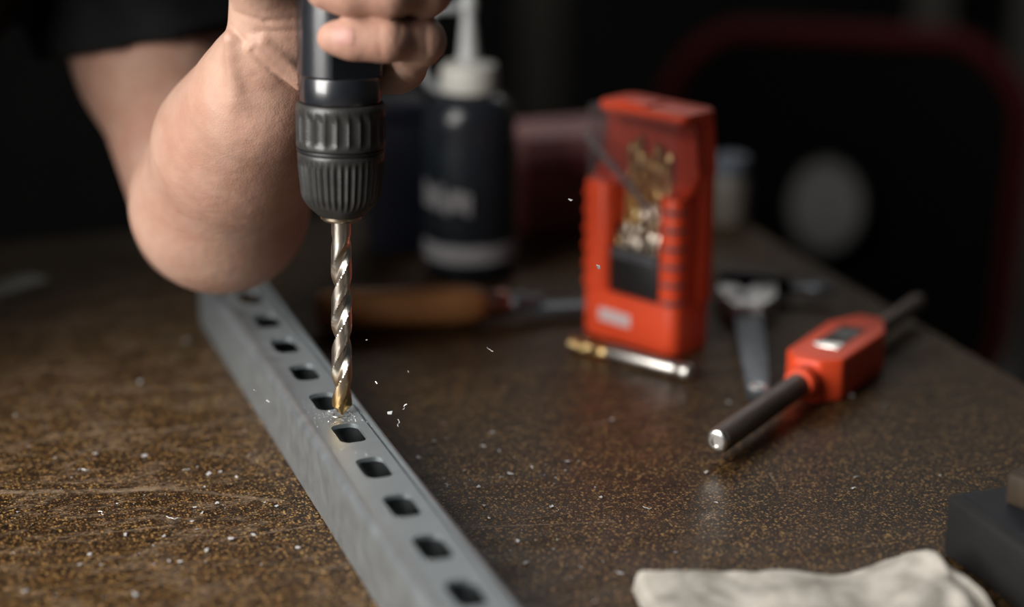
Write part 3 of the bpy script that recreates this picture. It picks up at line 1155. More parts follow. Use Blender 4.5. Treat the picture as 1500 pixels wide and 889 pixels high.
# clear lid over the upper half, with thick sloping lip
M_CLEAR = clear_plastic('clear_lid_plastic', (0.92, 0.90, 0.90))
bm = BM()
pl_o = Q_(rrect(-41, 41, 0.5, 21.2, 7, 6, (0, 0, 1, 1))); pl_i = Q_(rrect(-39.6, 39.6, 1.9, 21.2, 6, 6, (0, 0, 1, 1)))
for a, b_ in ((pl_o, 1), (pl_i, 0)):
    n = len(a)
lo_o = [bm.verts.new((x, y, 0.1105)) for x, y in pl_o]; hi_o = [bm.verts.new((x, y, 0.1600)) for x, y in pl_o]
lo_i = [bm.verts.new((x, y, 0.1105)) for x, y in pl_i]; hi_i = [bm.verts.new((x, y, 0.1585)) for x, y in pl_i]
for i in range(n):
    j = (i + 1) % n
    bm.faces.new((lo_o[i], lo_o[j], hi_o[j], hi_o[i])); bm.faces.new((lo_i[j], lo_i[i], hi_i[i], hi_i[j])); bm.faces.new((lo_o[j], lo_o[i], lo_i[i], lo_i[j]))
bm.faces.new(hi_o); bm.faces.new(hi_i[::-1])
obj('clear_lid', bm, M_CLEAR, case)
bm = BM(); tube(bm, [(-0.0395, 0.0008, 0.140), (-0.020, 0.0002, 0.126), (0.004, 0.0002, 0.1095), (0.020, 0.0004, 0.0985)], [0.0022, 0.0025, 0.0025, 0.0022], 8)
tag(obj('lid_lip', bm, clear_plastic('frosted_lip', (0.80, 0.76, 0.75), 0.8), case), 'frosted sloping lip of clear lid')

# bits standing in the case
M_GOLD = mat('golden_coated_steel', (0.95, 0.68, 0.32), 0.30, 1.0, 0.15, 200)
M_BITSTEEL = mat('worn_bit_steel', (0.80, 0.70, 0.58), 0.32, 1.0, 0.15, 200)
rows = [(7.5, 66, [(-15, 1.6, 76), (-11, 1.8, 79), (-7, 2.0, 83), (-2.5, 2.3, 80), (2.5, 2.5, 84), (8, 2.6, 80), (14, 2.8, 83), (20, 3.0, 85)]),
        (14.5, 80, [(-13, 2.8, 108), (-6, 3.0, 113), (1, 3.2, 97), (8, 3.5, 100), (16, 3.6, 102)]),
        (18.5, 80, [(-14, 3.0, 137), (-6.5, 3.3, 142), (1, 3.4, 131), (9, 3.8, 139), (18, 4.2, 134)])]
for ry, zb, lst in rows:
    for (x, r, zt) in lst:
        bm = BM()
        twist_bit(bm, r * mm * 0.9, 0, (zt - zb) * mm * 0.75, (zt - zb + 6) * mm, r * mm * 9, n=16, step=0.0022, phase=x)
        o = obj('stored_drill_bit', bm, M_GOLD if (zt > 103 or int(x) % 3 == 0) else M_BITSTEEL, angle=30)
        o.matrix_world = MC @ Matrix.Translation(Vector((x * mm, ry * mm, zt * mm))) @ Matrix.Rotation(math.pi, 4, 'X')
        nm = {7.5: ('short steel drill bit in the front row of the red case', 'short bits in the front row of the red case'),
              14.5: ('medium drill bit in the middle row of the red case', 'medium bits in the middle row of the red case'),
              18.5: ('tall golden drill bit in the back row of the red case', 'tall bits in the back row of the red case')}[ry]
        tag(o, nm[0], 'drill bit', nm[1])

# ------------------------------------------------------------------ loose gold and steel tool in front of the case
a_, b_ = G(836, 501, 0.0052), G(1012, 546, 0.0056)
ln = (b_ - a_).length
tl = thing('countersink_tool', 'slim tool with golden tip and steel shank lying at the foot of the red case', 'tool', mw=frame(a_, b_ - a_, (0, 0, 1)))
bm = BM(); twist_bit(bm, 0.0047, 0.0, ln * 0.30, ln * 0.36, 0.03, n=24, step=0.0012, phase=0.5)
tag(obj('cutting_tip', bm, M_GOLD, tl, angle=30), 'golden fluted tip')
bm = BM(); lathe(bm, [(0.003, ln * 0.33), (0.0050, ln * 0.335), (0.0053, ln * 0.345), (0.0053, ln * 0.86), (0.0046, ln * 0.875), (0.0046, ln * 0.90), (0.0055, ln * 0.915), (0.0055, ln * 0.985), (0.0045, ln), (0.002, ln)], 32)
obj('shank', bm, mat('satin_steel', (0.66, 0.63, 0.59), 0.38, 1.0), tl)

# ------------------------------------------------------------------ tap wrench
AXZ = 0.0145
a_, b_ = G(1051, 646, AXZ), G(1346, 441, AXZ)
ln = (b_ - a_).length
tw = thing('tap_wrench', 'two-handled tap wrench with orange-red jaw block and dark steel handles near bench edge', 'tap wrench', mw=frame(a_, b_ - a_, (0, 0, 1)))
M_ROD = mat('dark_burnished_steel', (0.15, 0.12, 0.105), 0.45, 0.5, 0.25, 120, 0.2, 600, stretch=(1, 1, 0.2))
MTW = tw.matrix_world.copy()
# find body span along axis from picture columns
def along(px, py):
    return (G(px, py, AXZ) - a_).dot((b_ - a_).normalized())
s0, s1 = along(1172, 556), along(1268, 490)
bm = BM(); lathe(bm, [(0.0035, 0.0002), (0.0066, 0.0), (0.0074, 0.0012), (0.0077, 0.003), (0.0077, s0 + 0.004)], 40)
o1 = obj('handle', bm, M_ROD, tw)
bm = BM(); lathe(bm, [(0.0018, -0.0006), (0.0030, -0.0006), (0.0032, -0.0018), (0.0058, -0.0018), (0.0068, -0.0010), (0.0070, 0.001)], 40)
tag(obj('end_face', bm, M_STEEL, o1), 'bright turned end face')
bm = BM(); lathe(bm, [(0.0062, s1 - 0.004), (0.0062, ln - 0.003), (0.0052, ln), (0.002, ln)], 40)
obj('handle', bm, M_ROD, tw)
bm = BM(); lathe(bm, [(0.0068, s0 - 0.010), (0.0098, s0 - 0.0095), (0.0108, s0 - 0.007), (0.0108, s0 + 0.000), (0.0098, s0 + 0.004), (0.0075, s0 + 0.005)], 40)
obj('collar', bm, M_RED, tw)
# jaw block: local x is up, local z along axis, local y across
pl = [(-0.009, s0 + 0.002), (-0.0195, s0 + 0.014), (-0.0205, s1 - 0.024), (-0.009, s1 + 0.002), (0.009, s1 + 0.002), (0.0205, s1 - 0.024), (0.0195, s0 + 0.014), (0.009, s0 + 0.002)]
bm = BM()
lo_ = [bm.verts.new((-0.0143, y, z)) for y, z in pl]; hi_ = [bm.verts.new((0.0135, y, z)) for y, z in pl]
bm.faces.new(lo_); bm.faces.new(hi_[::-1])
for i in range(8):
    bm.faces.new((lo_[i], lo_[(i + 1) % 8], hi_[(i + 1) % 8], hi_[i]))
bmesh.ops.bevel(bm, geom=bm.edges[:], offset=0.0022, segments=3, affect='EDGES', profile=0.5)
blk = obj('jaw_block', bm, M_RED, tw)
sc_ = (s0 + s1) / 2
bm = BM(); box(bm, 0.0128, 0.0139, -0.0085, 0.0085, sc_ - 0.020, sc_ + 0.024, 0.0004)
tag(obj('jaw_window', bm, M_INSERT, blk), 'dark slot in the jaw block')
bm = BM(); box(bm, 0.0125, 0.0146, -0.0090, 0.0090, sc_ - 0.022, sc_ - 0.006, 0.0008)
tag(obj('jaw', bm, M_STEEL, blk), 'bright steel clamping jaw')
bm = BM(); box(bm, 0.0125, 0.0142, -0.0078, 0.0078, sc_ + 0.004, sc_ + 0.022, 0.0008)
tag(obj('jaw', bm, mat('grey_jaw', (0.12, 0.12, 0.115), 0.4, 0.8), blk), 'darker fixed jaw')

# ------------------------------------------------------------------ adjustable wrench
a_, b_ = G(1110, 592, 0), G(1090, 437, 0)
d_ = (b_ - a_); ln = d_.length
wr = thing('adjustable_wrench', 'chrome adjustable wrench lying flat between red case and tap wrench', 'wrench', a_, math.atan2(-d_.x, d_.y))
M_CHROME = mat('satin_chrome', (0.62, 0.62, 0.61), 0.40, 0.6, 0.12, 80, 0.05, 400)
M_WDARK = mat('dark_satin_steel', (0.20, 0.22, 0.24), 0.42, 0.9, 0.15, 80)
bm = BM()
hl = ln * 0.74
prism(bm, [(-0.0075, 0.004), (-0.005, 0.0), (0.005, 0.0), (0.0075, 0.004), (0.0095, hl), (-0.0095, hl)], 0.0, 0.0085, 0.0016)
hd = obj('handle', bm, M_WDARK, wr)
for sx in (-1, 1):
    bm = BM(); prism(bm, [(sx * 0.0062, 0.018), (sx * 0.0080, 0.018), (sx * 0.0098, hl), (sx * 0.0078, hl)], 0.0075, 0.0105, 0.0006)
    obj('handle_rib', bm, M_WDARK, hd)
bm = BM(); tube(bm, [(0.0045 * math.cos(t * math.pi / 8), 0.008 + 0.0045 * math.sin(t * math.pi / 8), 0.0085) for t in range(16)], 0.0012, 6, True)
obj('hanging_eye', bm, M_CHROME, hd)
bm = BM()
prism(bm, [(-0.0095, hl - 0.006), (0.0095, hl - 0.006), (0.016, hl + 0.010), (0.0215, hl + 0.018), (0.0225, ln - 0.012), (0.019, ln), (0.006, ln - 0.001), (0.004, hl + 0.030), (-0.017, hl + 0.030), (-0.0185, hl + 0.018)], 0.0, 0.0150, 0.002)
obj('fixed_jaw', bm, M_CHROME, wr)
bm = BM(); prism(bm, [(-0.0195, hl + 0.0295), (-0.003, hl + 0.0295), (-0.005, ln - 0.004), (-0.016, ln - 0.002), (-0.0205, ln - 0.014)], 0.0015, 0.0140, 0.0015)
obj('movable_jaw', bm, M_CHROME, wr)
bm = BM(); lathe(bm, [(0.003, -0.007), (0.0055, -0.0065), (0.0055, 0.0065), (0.003, 0.007)], 24, lambda r, z, a: r * (1 - 0.08 * (0.5 + 0.5 * math.sin(z * 3500))))
xf(bm, Matrix.Translation((-0.006, hl + 0.016, 0.0125)) @ Matrix.Rotation(math.pi / 2, 4, 'Y'))
obj('worm_screw', bm, M_CHROME, wr)

# ------------------------------------------------------------------ dark screwdriver behind the wrench
a_, b_ = G(1048, 412, 0.011), G(1222, 424, 0.011)
ln = (b_ - a_).length
sd = thing('screwdriver', 'black-handled screwdriver lying behind the wrench in shadow', 'screwdriver', mw=frame(a_, b_ - a_, (0, 0, 1)))
bm = BM(); lathe(bm, [(0.004, 0), (0.009, 0.002), (0.011, 0.010), (0.0108, ln * 0.45), (0.0075, ln * 0.55), (0.0095, ln * 0.6), (0.006, ln * 0.64)], 24, lambda r, z, a: r * (1 - 0.05 * (0.5 + 0.5 * math.sin(6 * a))))
obj('handle', bm, M_BLACK, sd)
bm = BM(); lathe(bm, [(0.0035, ln * 0.62), (0.0035, ln - 0.02), (0.0046, ln - 0.016), (0.0046, ln - 0.004), (0.002, ln)], 16)
obj('shaft', bm, M_WDARK, sd)

# ------------------------------------------------------------------ wooden-handled tool behind the bit
a_, b_ = G(462, 456, 0.0155), G(905, 436, 0.0125)
ln = (b_ - a_).length
ch = thing('wood_chisel', 'old chisel with brown wooden handle lying in front of the black bottle', 'chisel', mw=frame(a_, b_ - a_, (0, 0, 1)))
hl = (G(714, 449, 0.014) - a_).length
bm = BM(); lathe(bm, [(0.008, 0), (0.0125, 0.002), (0.0148, 0.010), (0.0152, 0.03), (0.0145, 0.06), (0.0150, hl * 0.8), (0.0142, hl - 0.012), (0.0115, hl - 0.003), (0.009, hl)], 40)
obj('handle', bm, mat('brown_wood', (0.27, 0.115, 0.038), 0.55, 0, 0.25, 18, 0.2, 90, stretch=(6, 6, 1), base2=(0.34, 0.155, 0.055)), ch)
bm = BM(); lathe(bm, [(0.007, hl - 0.001), (0.0092, hl), (0.0095, hl + 0.004), (0.0095, hl + 0.013), (0.008, hl + 0.016)], 32)
tag(obj('ferrule', bm, mat('copper_ferrule', (0.42, 0.20, 0.15), 0.35, 1.0), ch), 'coppery ferrule')
bm = BM(); lathe(bm, [(0.0045, hl + 0.014), (0.0075, hl + 0.018), (0.0078, hl + 0.024), (0.005, hl + 0.030), (0.0045, hl + 0.04)], 24)
obj('bolster', bm, M_WDARK, ch)
bm = BM(); box(bm, -0.005, 0.0005, -0.008, 0.008, hl + 0.030, ln - 0.004, 0.0012); xf(bm, Matrix.Translation((-0.003, 0, 0)))
obj('blade', bm, M_WDARK, ch)

# ------------------------------------------------------------------ pink-red box behind bottle and case, white jar, navy box, bar
c_ = G(812, 341)
pk = thing('plastic_box', 'dull pinkish red plastic storage box behind bottle and red case', 'box', c_ + Vector((0.01, 0.035, 0)), AZ)
M_PINK = mat('dull_red_plastic', (0.22, 0.05, 0.05), 0.5, 0, 0.08, 20)
M_PINKL = mat('pale_pink_lid', (0.46, 0.21, 0.20), 0.5, 0, 0.08, 20)
bm = BM(); box(bm, -0.050, 0.050, -0.034, 0.034, 0, 0.056, 0.004, 3)
obj('tub', bm, M_PINK, pk)
bm = BM(); box(bm, -0.052, 0.052, -0.036, 0.036, 0.056, 0.082, 0.006, 3)
obj('lid', bm, M_PINKL, pk)
bm = BM(); box(bm, -0.014, 0.014, -0.040, -0.034, 0.046, 0.066, 0.0015)
obj('latch', bm, M_PINK, pk)

jr = thing('plastic_jar', 'small white plastic jar at the bench edge behind red case', 'jar', G(1068, 326), 0)
bm = BM(); lathe(bm, [(0.010, 0), (0.0155, 0.001), (0.0165, 0.004), (0.0165, 0.036), (0.0140, 0.041), (0.013, 0.043)], 32)
obj('body', bm, mat('cream_jar', (0.12, 0.105, 0.085), 0.5), jr)
bm = BM(); lathe(bm, [(0.0120, 0.0425), (0.0152, 0.0428), (0.0155, 0.044), (0.0150, 0.056), (0.012, 0.058)], 32, lambda r, z, a: r * (1 - 0.01 * (0.5 + 0.5 * math.sin(a * 30))))
obj('lid', bm, mat('pale_blue_lid', (0.09, 0.105, 0.13), 0.5), jr)

nb_ = thing('parts_box', 'dark navy blue parts box standing behind the hand', 'box', G(588, 372), AZ * 0.6)
M_NAVY = mat('navy_plastic', (0.004, 0.006, 0.017), 0.6)
bm = BM(); box(bm, -0.022, 0.022, 0.0, 0.045, 0, 0.105, 0.003)
obj('body', bm, M_NAVY, nb_)
bm = BM(); box(bm, -0.0235, 0.0235, -0.0015, 0.0465, 0.105, 0.122, 0.003)
obj('lid', bm, M_NAVY, nb_)

a_, b_ = G(-70, 432, 0.009), G(56, 400, 0.009)
fb = thing('flat_file', 'dull grey steel file lying at the far side of the bench near the person', 'file', mw=frame(a_, b_ - a_, (0, 0, 1)))
ln = (b_ - a_).length
bm = BM(); box(bm, -0.009, -0.002, -0.0125, 0.0125, 0.0, ln, 0.001)
obj('blade', bm, mat('dull_grey_steel', (0.30, 0.30, 0.27), 0.5, 0.6), fb)
bm = BM(); lathe(bm, [(0.007, -0.075), (0.009, -0.07), (0.009, -0.02), (0.006, -0.004), (0.004, 0.003)], 24); xf(bm, Matrix.Translation((-0.0002, 0, 0)))
obj('handle', bm, M_BLACK, fb)

# ------------------------------------------------------------------ black block with brown piece on it
bc = G(1379, 812)
MB_ = Matrix(((SIDE.x, DIR.x, 0, bc.x), (SIDE.y, DIR.y, 0, bc.y), (0, 0, 1, 0), (0, 0, 0, 1)))
bk = thing('black_block', 'black rubber-like block with rounded edges beside the canvas cloth', 'block', mw=MB_)
bm = BM(); box(bm, 0, 0.085, -0.150, 0.0, 0, 0.0345, 0.0035, 4)
obj('body', bm, mat('matt_black_block', (0.010, 0.010, 0.010), 0.6, 0, 0.3, 30, 0.2, 300), bk)
bm = BM(); box(bm, 0.006, 0.079, -0.144, -0.006, 0.0338, 0.0352, 0.0006)
obj('top_pad', bm, mat('blue_black_pad', (0.006, 0.0065, 0.010), 0.6), bk)
br_ = thing('wooden_offcut', 'small dark brown wooden offcut resting on the black block', 'wood block', mw=MB_ @ Matrix.Translation((0.020, -0.022, 0.0352)) @ Matrix.Rotation(0.35, 4, 'Z'))
M_BRW = mat('dark_brown_wood', (0.035, 0.022, 0.012), 0.6, 0, 0.3, 60, stretch=(1, 6, 1))
bm = BM(); box(bm, 0, 0.045, -0.06, 0, 0, 0.017, 0.002)
obj('body', bm, M_BRW, br_)
bm = BM(); box(bm, 0.001, 0.044, -0.059, -0.001, 0.017, 0.0178, 0.0003)
obj('top_face', bm, M_BRW, br_)

# ------------------------------------------------------------------ canvas cloth in the foreground
def cloth():
    """folded canvas glove-like cloth: outline on the bench from picture points, puffed up with folds"""
    edge = [(926, 846), (936, 842), (965, 846), (1010, 843), (1060, 836), (1110, 840), (1150, 838), (1200, 838), (1250, 832), (1295, 820),
            (1322, 812), (1345, 816), (1368, 830), (1400, 846), (1430, 872)]
    pts = [G(x, y + 24, 0.0) for x, y in edge]
    n_u, n_v = 120, 60
    bm = BM()
    acc = [0.0]
    for a, b in zip(pts, pts[1:]):
        acc.append(acc[-1] + (b - a).length)
    tot = acc[-1]

    def ed(t):
        s = t * tot
        for i in range(len(pts) - 1):
            if s <= acc[i + 1] + 1e-9:
                f = (s - acc[i]) / (acc[i + 1] - acc[i])
                return pts[i].lerp(pts[i + 1], f)
        return pts[-1]

    eds = [ed(i / n_u) for i in range(n_u + 1)]
    for _ in range(4):
        eds = [eds[0]] + [(eds[i - 1] + eds[i] * 2 + eds[i + 1]) / 4 for i in range(1, n_u)] + [eds[-1]]
    depth = 0.135
    dirv = Vector((0.16, -1, 0)).normalized()
    top, bot = [], []
    for i in range(n_u + 1):
        rt, rb = [], []
        e = eds[i]
        du = min(i, n_u - i) / n_u * tot
        for j in range(n_v + 1):
            d = depth * (j / n_v) ** 1.5
            p = e + dirv * d
            dv = min(d, depth - d)
            dm = min(du, dv)
            R = 0.0055
            prof = math.sqrt(max(0.0, 1 - max(0.0, 1 - dm / R) ** 2)) if dm < R else 1.0
            u = i / n_u
            h = 0.0095 + 0.004 * math.exp(-((u - 0.78) / 0.05) ** 2) + 0.0012 * math.sin(u * 21) \
                + 0.0016 * mnoise.noise(Vector((p.x * 28, p.y * 40, 1.3))) + 0.0022 * math.sin(d * 190 + u * 5 + 0.6) * math.exp(-d * 12) \
                + 0.003 * math.exp(-(((u - 0.78) * 9 + (d - 0.02) * 30) / 1.0) ** 2)
            h += 0.0007 * mnoise.noise(Vector((p.x * 120, p.y * 120, 4.0)))
            rt.append(bm.verts.new((p.x, p.y, 0.0022 + max(0.001, h) * prof)))
            rb.append(bm.verts.new((p.x, p.y, 0.0003 + 0.0019 * (1 - prof))))
        top.append(rt); bot.append(rb)
    for i in range(n_u):
        for j in range(n_v):
            bm.faces.new((top[i][j], top[i + 1][j], top[i + 1][j + 1], top[i][j + 1]))
            bm.faces.new((bot[i][j], bot[i][j + 1], bot[i + 1][j + 1], bot[i + 1][j]))
    for i in range(n_u):
        bm.faces.new((top[i + 1][0], top[i][0], bot[i][0], bot[i + 1][0])); bm.faces.new((top[i][n_v], top[i + 1][n_v], bot[i + 1][n_v], bot[i][n_v]))
    for j in range(n_v):
        bm.faces.new((top[0][j], top[0][j + 1], bot[0][j + 1], bot[0][j])); bm.faces.new((top[n_u][j + 1], top[n_u][j], bot[n_u][j], bot[n_u][j + 1]))
    return bm


M_CANVAS = mat('soiled_canvas', (0.50, 0.46, 0.40), 0.92, 0, 0.16, 70, 0.6, 1400, base2=(0.60, 0.56, 0.50), spec=0.15)
o = obj('canvas_cloth', cloth(), M_CANVAS, angle=80)
tag(o, 'off-white soiled canvas cloth folded on the bench beside the black block', 'cloth')

# ------------------------------------------------------------------ office chair behind the bench
CHZ = 2.3
def rr_path(w, h, r, n=8):
    return rrect(-w / 2, w / 2, 0, h, r, n)
ctr = P(1215, 290, CHZ)
chair = thing('office_chair', 'black office chair with dark red backrest frame and round pale disc', 'chair', (ctr.x, ctr.y, -0.85), math.radians(-14))
backz0, bw, bh = 0.46, 0.42, 0.44
off = 0.01
bm = BM()
for (hx, sgn) in ((0, 1),):
    grid = []
    nx, nz_ = 24, 20
    for i in range(nx + 1):
        col = []
        for j in range(nz_ + 1):
            u, v = i / nx * 2 - 1, j / nz_
            x = u * bw * 0.475 * (1 - 0.06 * (1 - v))
            z = backz0 + 0.015 + v * (bh - 0.03 - 0.045 * abs(u) ** 3.0)
            y = -0.03 * (1 - u * u) - 0.02 * math.sin(v * math.pi)
            col.append(bm.verts.new((x + off, -y - 0.03, z)))
        grid.append(col)
    for i in range(nx):
        for j in range(nz_):
            bm.faces.new((grid[i][j], grid[i + 1][j], grid[i + 1][j + 1], grid[i][j + 1]))
    r = bmesh.ops.extrude_face_region(bm, geom=bm.faces[:])
    for v in [g for g in r['geom'] if isinstance(g, bmesh.types.BMVert)]:
        v.co.y += 0.012
obj('backrest', bm, mat('black_mesh_fabric', (0.0035, 0.0035, 0.0035), 0.9, 0, 0.2, 300, spec=0.06), chair)
bm = BM()
pth = []
for x, z in rrect(-bw / 2, bw / 2, 0, bh, 0.085, 8):
    u = x / (bw / 2)
    pth.append((x * (1 - 0.05 * (1 - z / bh)) + off, 0.03 * (1 - u * u) - 0.03 + 0.02 * math.sin(z / bh * math.pi), backz0 + z - 0.035 * (z / bh) * abs(u) ** 2))
tube(bm, pth, 0.0125, 10, True)
tag(obj('back_frame', bm, M_DARKRED, chair), 'dark red tubular frame')
bm = BM(); lathe(bm, [(0.0, -0.006), (0.040, -0.006), (0.048, -0.003), (0.050, 0.002), (0.050, 0.012), (0.047, 0.016)][1:] , 48)
xf(bm, Matrix.Translation((0.0, -0.030, 0.85 + ctr.z)) @ Matrix.Rotation(math.pi / 2, 4, 'X') @ Matrix.Diagonal((0.86, 1.08, 1, 1)))
tag(obj('round_disc', bm, mat('pale_grey_disc', (0.20, 0.195, 0.185), 0.6), chair), 'round pale grey disc on the backrest')
bm = BM(); box(bm, -0.24 + off, 0.24 + off, 0.0, 0.46, 0.40, 0.46, 0.025, 4)
obj('seat', bm, M_BLACK, chair)
bm = BM(); tube(bm, [(off, 0.30, 0.39), (off, 0.02, 0.40), (off, -0.005, 0.47), (off, 0.02, 0.56)], 0.018, 8)
obj('back_bracket', bm, M_BLACK, chair)
bm = BM(); lathe(bm, [(0.02, 0.10), (0.025, 0.11), (0.025, 0.25), (0.016, 0.26), (0.016, 0.40)], 24); xf(bm, Matrix.Translation((off, 0.23, 0)))
obj('gas_column', bm, M_BLACK, chair)
for k in range(5):
    a = 2 * math.pi * k / 5 + 0.3
    bm = BM(); tube(bm, [(off, 0.23, 0.11), (off + 0.28 * math.cos(a), 0.23 + 0.28 * math.sin(a), 0.07)], [0.025, 0.016], 8)
    lg = obj('leg', bm, M_BLACK, chair)
    bm = BM(); lathe(bm, [(0.02, -0.018), (0.028, -0.015), (0.028, 0.015), (0.02, 0.018)], 20)
    xf(bm, Matrix.Translation((off + 0.28 * math.cos(a), 0.23 + 0.28 * math.sin(a), 0.028)) @ Matrix.Rotation(a + math.pi / 2, 4, 'Z') @ Matrix.Rotation(math.pi / 2, 4, 'X'))
    obj('castor', bm, M_BLACK, lg)

# ------------------------------------------------------------------ dark cabinets against the back wall
M_CAB = mat('matt_black_lacquer', (0.005, 0.005, 0.005), 0.8, 0, 0.2, 10, spec=0.08)


def cabinet(px0, px1, Z, label, topz):
    a, b = P(px0, 100, Z), P(px1, 100, Z)
    t = thing('tall_cabinet', label, 'cabinet', ((a.x + b.x) / 2, a.y, -0.85))
    w = (b.x - a.x) / 2
    bm = BM(); box(bm, -w, w, 0.02, 0.40, 0, topz + 0.85, 0.004)
    body = obj('body', bm, M_CAB, t)
    for s in (-1, 1):
        bm = BM(); box(bm, min(0.002 * s, s * (w - 0.004)), max(0.002 * s, s * (w - 0.004)), 0.0, 0.021, 0.06, topz + 0.83, 0.003)
        dr = obj('door', bm, M_CAB, t)
        bm = BM(); box(bm, s * 0.03 - 0.006, s * 0.03 + 0.006, -0.02, 0.001, 0.9, 1.05, 0.003)
        obj('handle', bm, M_WDARK, dr)


cabinet(832, 1338, 3.35, 'tall black cabinet against the back wall behind the office chair', 1.0)
cabinet(-900, 758, 3.35, 'tall black cabinet against the back wall behind the bottle and hand', 1.0)
cabinet(1462, 1484, 3.3, 'narrow black cabinet at the far right of the back wall', 1.0)

# ------------------------------------------------------------------ metal chips
M_CHIP = mat('bright_swarf', (0.85, 0.86, 0.87), 0.35, 0.5, 0.1, 400)
chip_meshes = []
for k in range(8):
    bm = BM()
    n = random.choice((3, 4, 4, 5))
    ang0 = random.random() * 6
    ring = []
    for i in range(n):
        a = ang0 + 2 * math.pi * i / n + random.uniform(-0.3, 0.3)
        r = random.uniform(0.55, 1.0)
        ring.append((r * math.cos(a), r * math.sin(a) * random.uniform(0.35, 0.8), random.uniform(0.0, 0.45)))
    up = [bm.verts.new((x, y, z + 0.14)) for x, y, z in ring]
    dn = [bm.verts.new((x, y, z)) for x, y, z in ring]
    bm.faces.new(up); bm.faces.new(dn[::-1])
    for i in range(n):
        bm.faces.new((dn[i], dn[(i + 1) % n], up[(i + 1) % n], up[i]))
    t = obj('metal_chip', bm, M_CHIP, smooth=False)
    chip_meshes.append(t.data)
    bpy.data.objects.remove(t)
curl_meshes = []
for k in range(3):
    bm = BM()
    tube(bm, [(1.2 * (t / 9 - 0.5) * 2, 0.35 * math.sin(t * (0.5 + 0.3 * k)), 0.1 + 0.25 * abs(math.cos(t * 0.7 + k))) for t in range(10)], 0.09, 5)
    t = obj('metal_chip', bm, M_CHIP)
    curl_meshes.append(t.data)
    bpy.data.objects.remove(t)


def chip(pos, size, label, group, curl=False, tilt=0.0):
    o = bpy.data.objects.new('metal_chip', random.choice(curl_meshes if curl else chip_meshes))
    COL.objects.link(o)
    o.location = pos
    o.scale = (size,) * 3
    o.rotation_euler = (random.uniform(-tilt, tilt), random.uniform(-tilt, tilt), random.random() * 6.28)
    tag(o, label, 'metal chip', group)


LEFTC = [(122, 689, 2.6), (252, 760, 3.0), (281, 764, 2), (306, 695, 3.2), (149, 752, 2.2), (183, 784, 2.4), (303, 807, 2.6), (37, 868, 3.2), (198, 873, 3.0),
         (117, 828, 2.4), (338, 790, 2.4), (372, 784, 2.6), (272, 500, 3.0), (140, 666, 2.6), (212, 669, 2.6), (286, 744, 2.2), (318, 738, 2.2), (272, 689, 2.0),
         (346, 700, 2.0), (26, 751, 2.2), (296, 752, 1.8), (323, 692, 1.8), (240, 786, 2.0), (205, 561, 3.0), (265, 823, 2.4), (248, 822, 2.0), (131, 812, 2.0), (289, 776, 1.8), (436, 803, 2.0),
         (405, 742, 1.8), (330, 745, 1.6), (22, 610, 2.4)]
RIGHTC = [(721, 635, 3.0), (709, 655, 2.4), (832, 677, 2.6), (747, 695, 2.8), (701, 714, 2.2), (710, 742, 3.0), (779, 686, 2.4), (1034, 693, 2.4), (1254, 700, 2.6),
          (1378, 698, 2.8), (1049, 737, 2.2), (948, 745, 2.2), (808, 743, 2.2), (1067, 591, 2.8), (1101, 578, 2.8), (1247, 581, 3.6), (1295, 594, 2.2), (880, 729, 1.8),
          (758, 794, 2.6), (771, 826, 2.8), (908, 841, 2.8), (871, 883, 2.6), (1250, 716, 2.0), (989, 810, 1.6), (636, 648, 2.8), (896, 615, 2.4), (716, 760, 1.8), (655, 712, 2.2),
          (731, 662, 2.2), (735, 700, 2.2), (613, 672, 2.6), (680, 690, 1.8)]
LL = ('small bright metal chip lying on the worn bench left of the channel', 'chips on the bench left of the channel')
RL = ('small bright metal chip lying on the bench right of the channel', 'chips on the bench right of the channel')
for x, y, s in LEFTC:
    chip(G(x, y, 0.0002), s * 0.00095, *LL, curl=random.random() < 0.15)
for x, y, s in RIGHTC:
    chip(G(x, y, 0.0002), s * 0.00095, *RL, curl=random.random() < 0.15)
for k in range(60):
    x, y = random.uniform(20, 430), random.uniform(600, 880)
    if x < 270 + (y - 430) * 0.5 - 10:
        chip(G(x, y, 0.0002), random.uniform(0.0004, 0.0012), *LL)
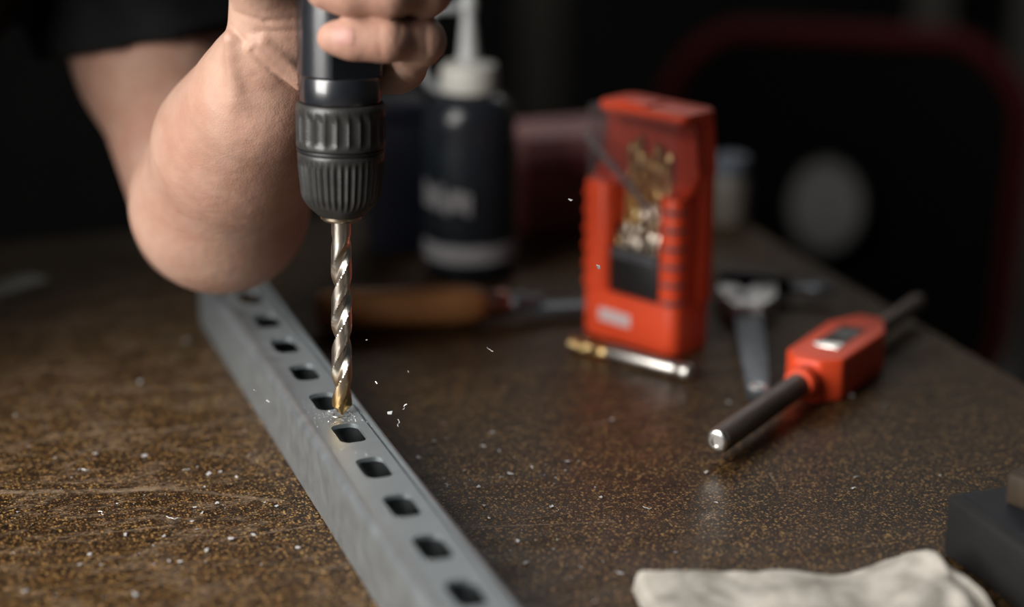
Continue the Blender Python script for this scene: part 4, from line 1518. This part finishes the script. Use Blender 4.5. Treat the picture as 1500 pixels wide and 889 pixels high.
for k in range(60):
    y = random.uniform(600, 850)
    x = 600 + (y - 660) * 0.8 + abs(random.gauss(0, 1)) * 110 + 15
    if x < 900:
        chip(G(x, y, 0.0002), random.uniform(0.0004, 0.0011), *RL)
for k in range(26):
    y = random.uniform(600, 700)
    x = 505 + (y - 612) * 0.72 + random.gauss(0, 28) - 6
    v = MS.inverted() @ G(x, y, SH)
    if abs(v.x) < 0.0115 and not any(abs(v.y - k2 * PITCHS) < SL / 2 + 0.001 and abs(v.x) < SWD / 2 + 0.001 for k2 in range(-8, 7)):
        chip(G(x, y, SH + 0.0001), random.uniform(0.0003, 0.0009), 'tiny metal chip lying on the top face of the channel near the drill', 'chips on the channel')
FLY = [(598, 545, 1.2, 1), (551, 562, 2.4, 0), (593, 597, 2.2, 1), (572, 606, 2.6, 0), (583, 620, 1.8, 1), (717, 513, 1.8, 1), (537, 498, 0.7, 0), (835, 294, 2.4, 0), (877, 392, 2.6, 0), (374, 574, 2.0, 0), (393, 589, 2.4, 0)]
for x, y, s, cu in FLY:
    chip(P(x, y, 1.035), s * 0.00095, 'tiny metal chip flying through the air around the drill bit', 'flying chips', curl=bool(cu), tilt=0.9)
# fine metal dust round the hole (nobody could count it)
bm = BM()
for k in range(420):
    a = random.random() * 6.28
    r = 0.006 + abs(random.gauss(0, 0.009))
    q = MS.inverted() @ (TIP + Vector((r * math.cos(a), r * math.sin(a), 0)))
    if abs(q.x) > 0.0145 or any(abs(q.y - k2 * PITCHS) < SL / 2 + 0.0006 and abs(q.x) < SWD / 2 + 0.0006 for k2 in (-1, 0, 1, 2)):
        continue
    s = random.uniform(0.00012, 0.00034)
    p = MS @ q
    vs = [bm.verts.new((p.x + random.uniform(-s, s), p.y + random.uniform(-s, s), SH + dz)) for dz in (0, 0, 0, s * 1.3)]
    for tri in ((0, 1, 3), (1, 2, 3), (2, 0, 3), (0, 2, 1)):
        bm.faces.new([vs[i] for i in tri])
o = obj('metal_dust', bm, M_CHIP, smooth=False)
tag(o, 'fine bright metal dust sprinkled around the drilled hole', 'metal dust', kind='stuff')
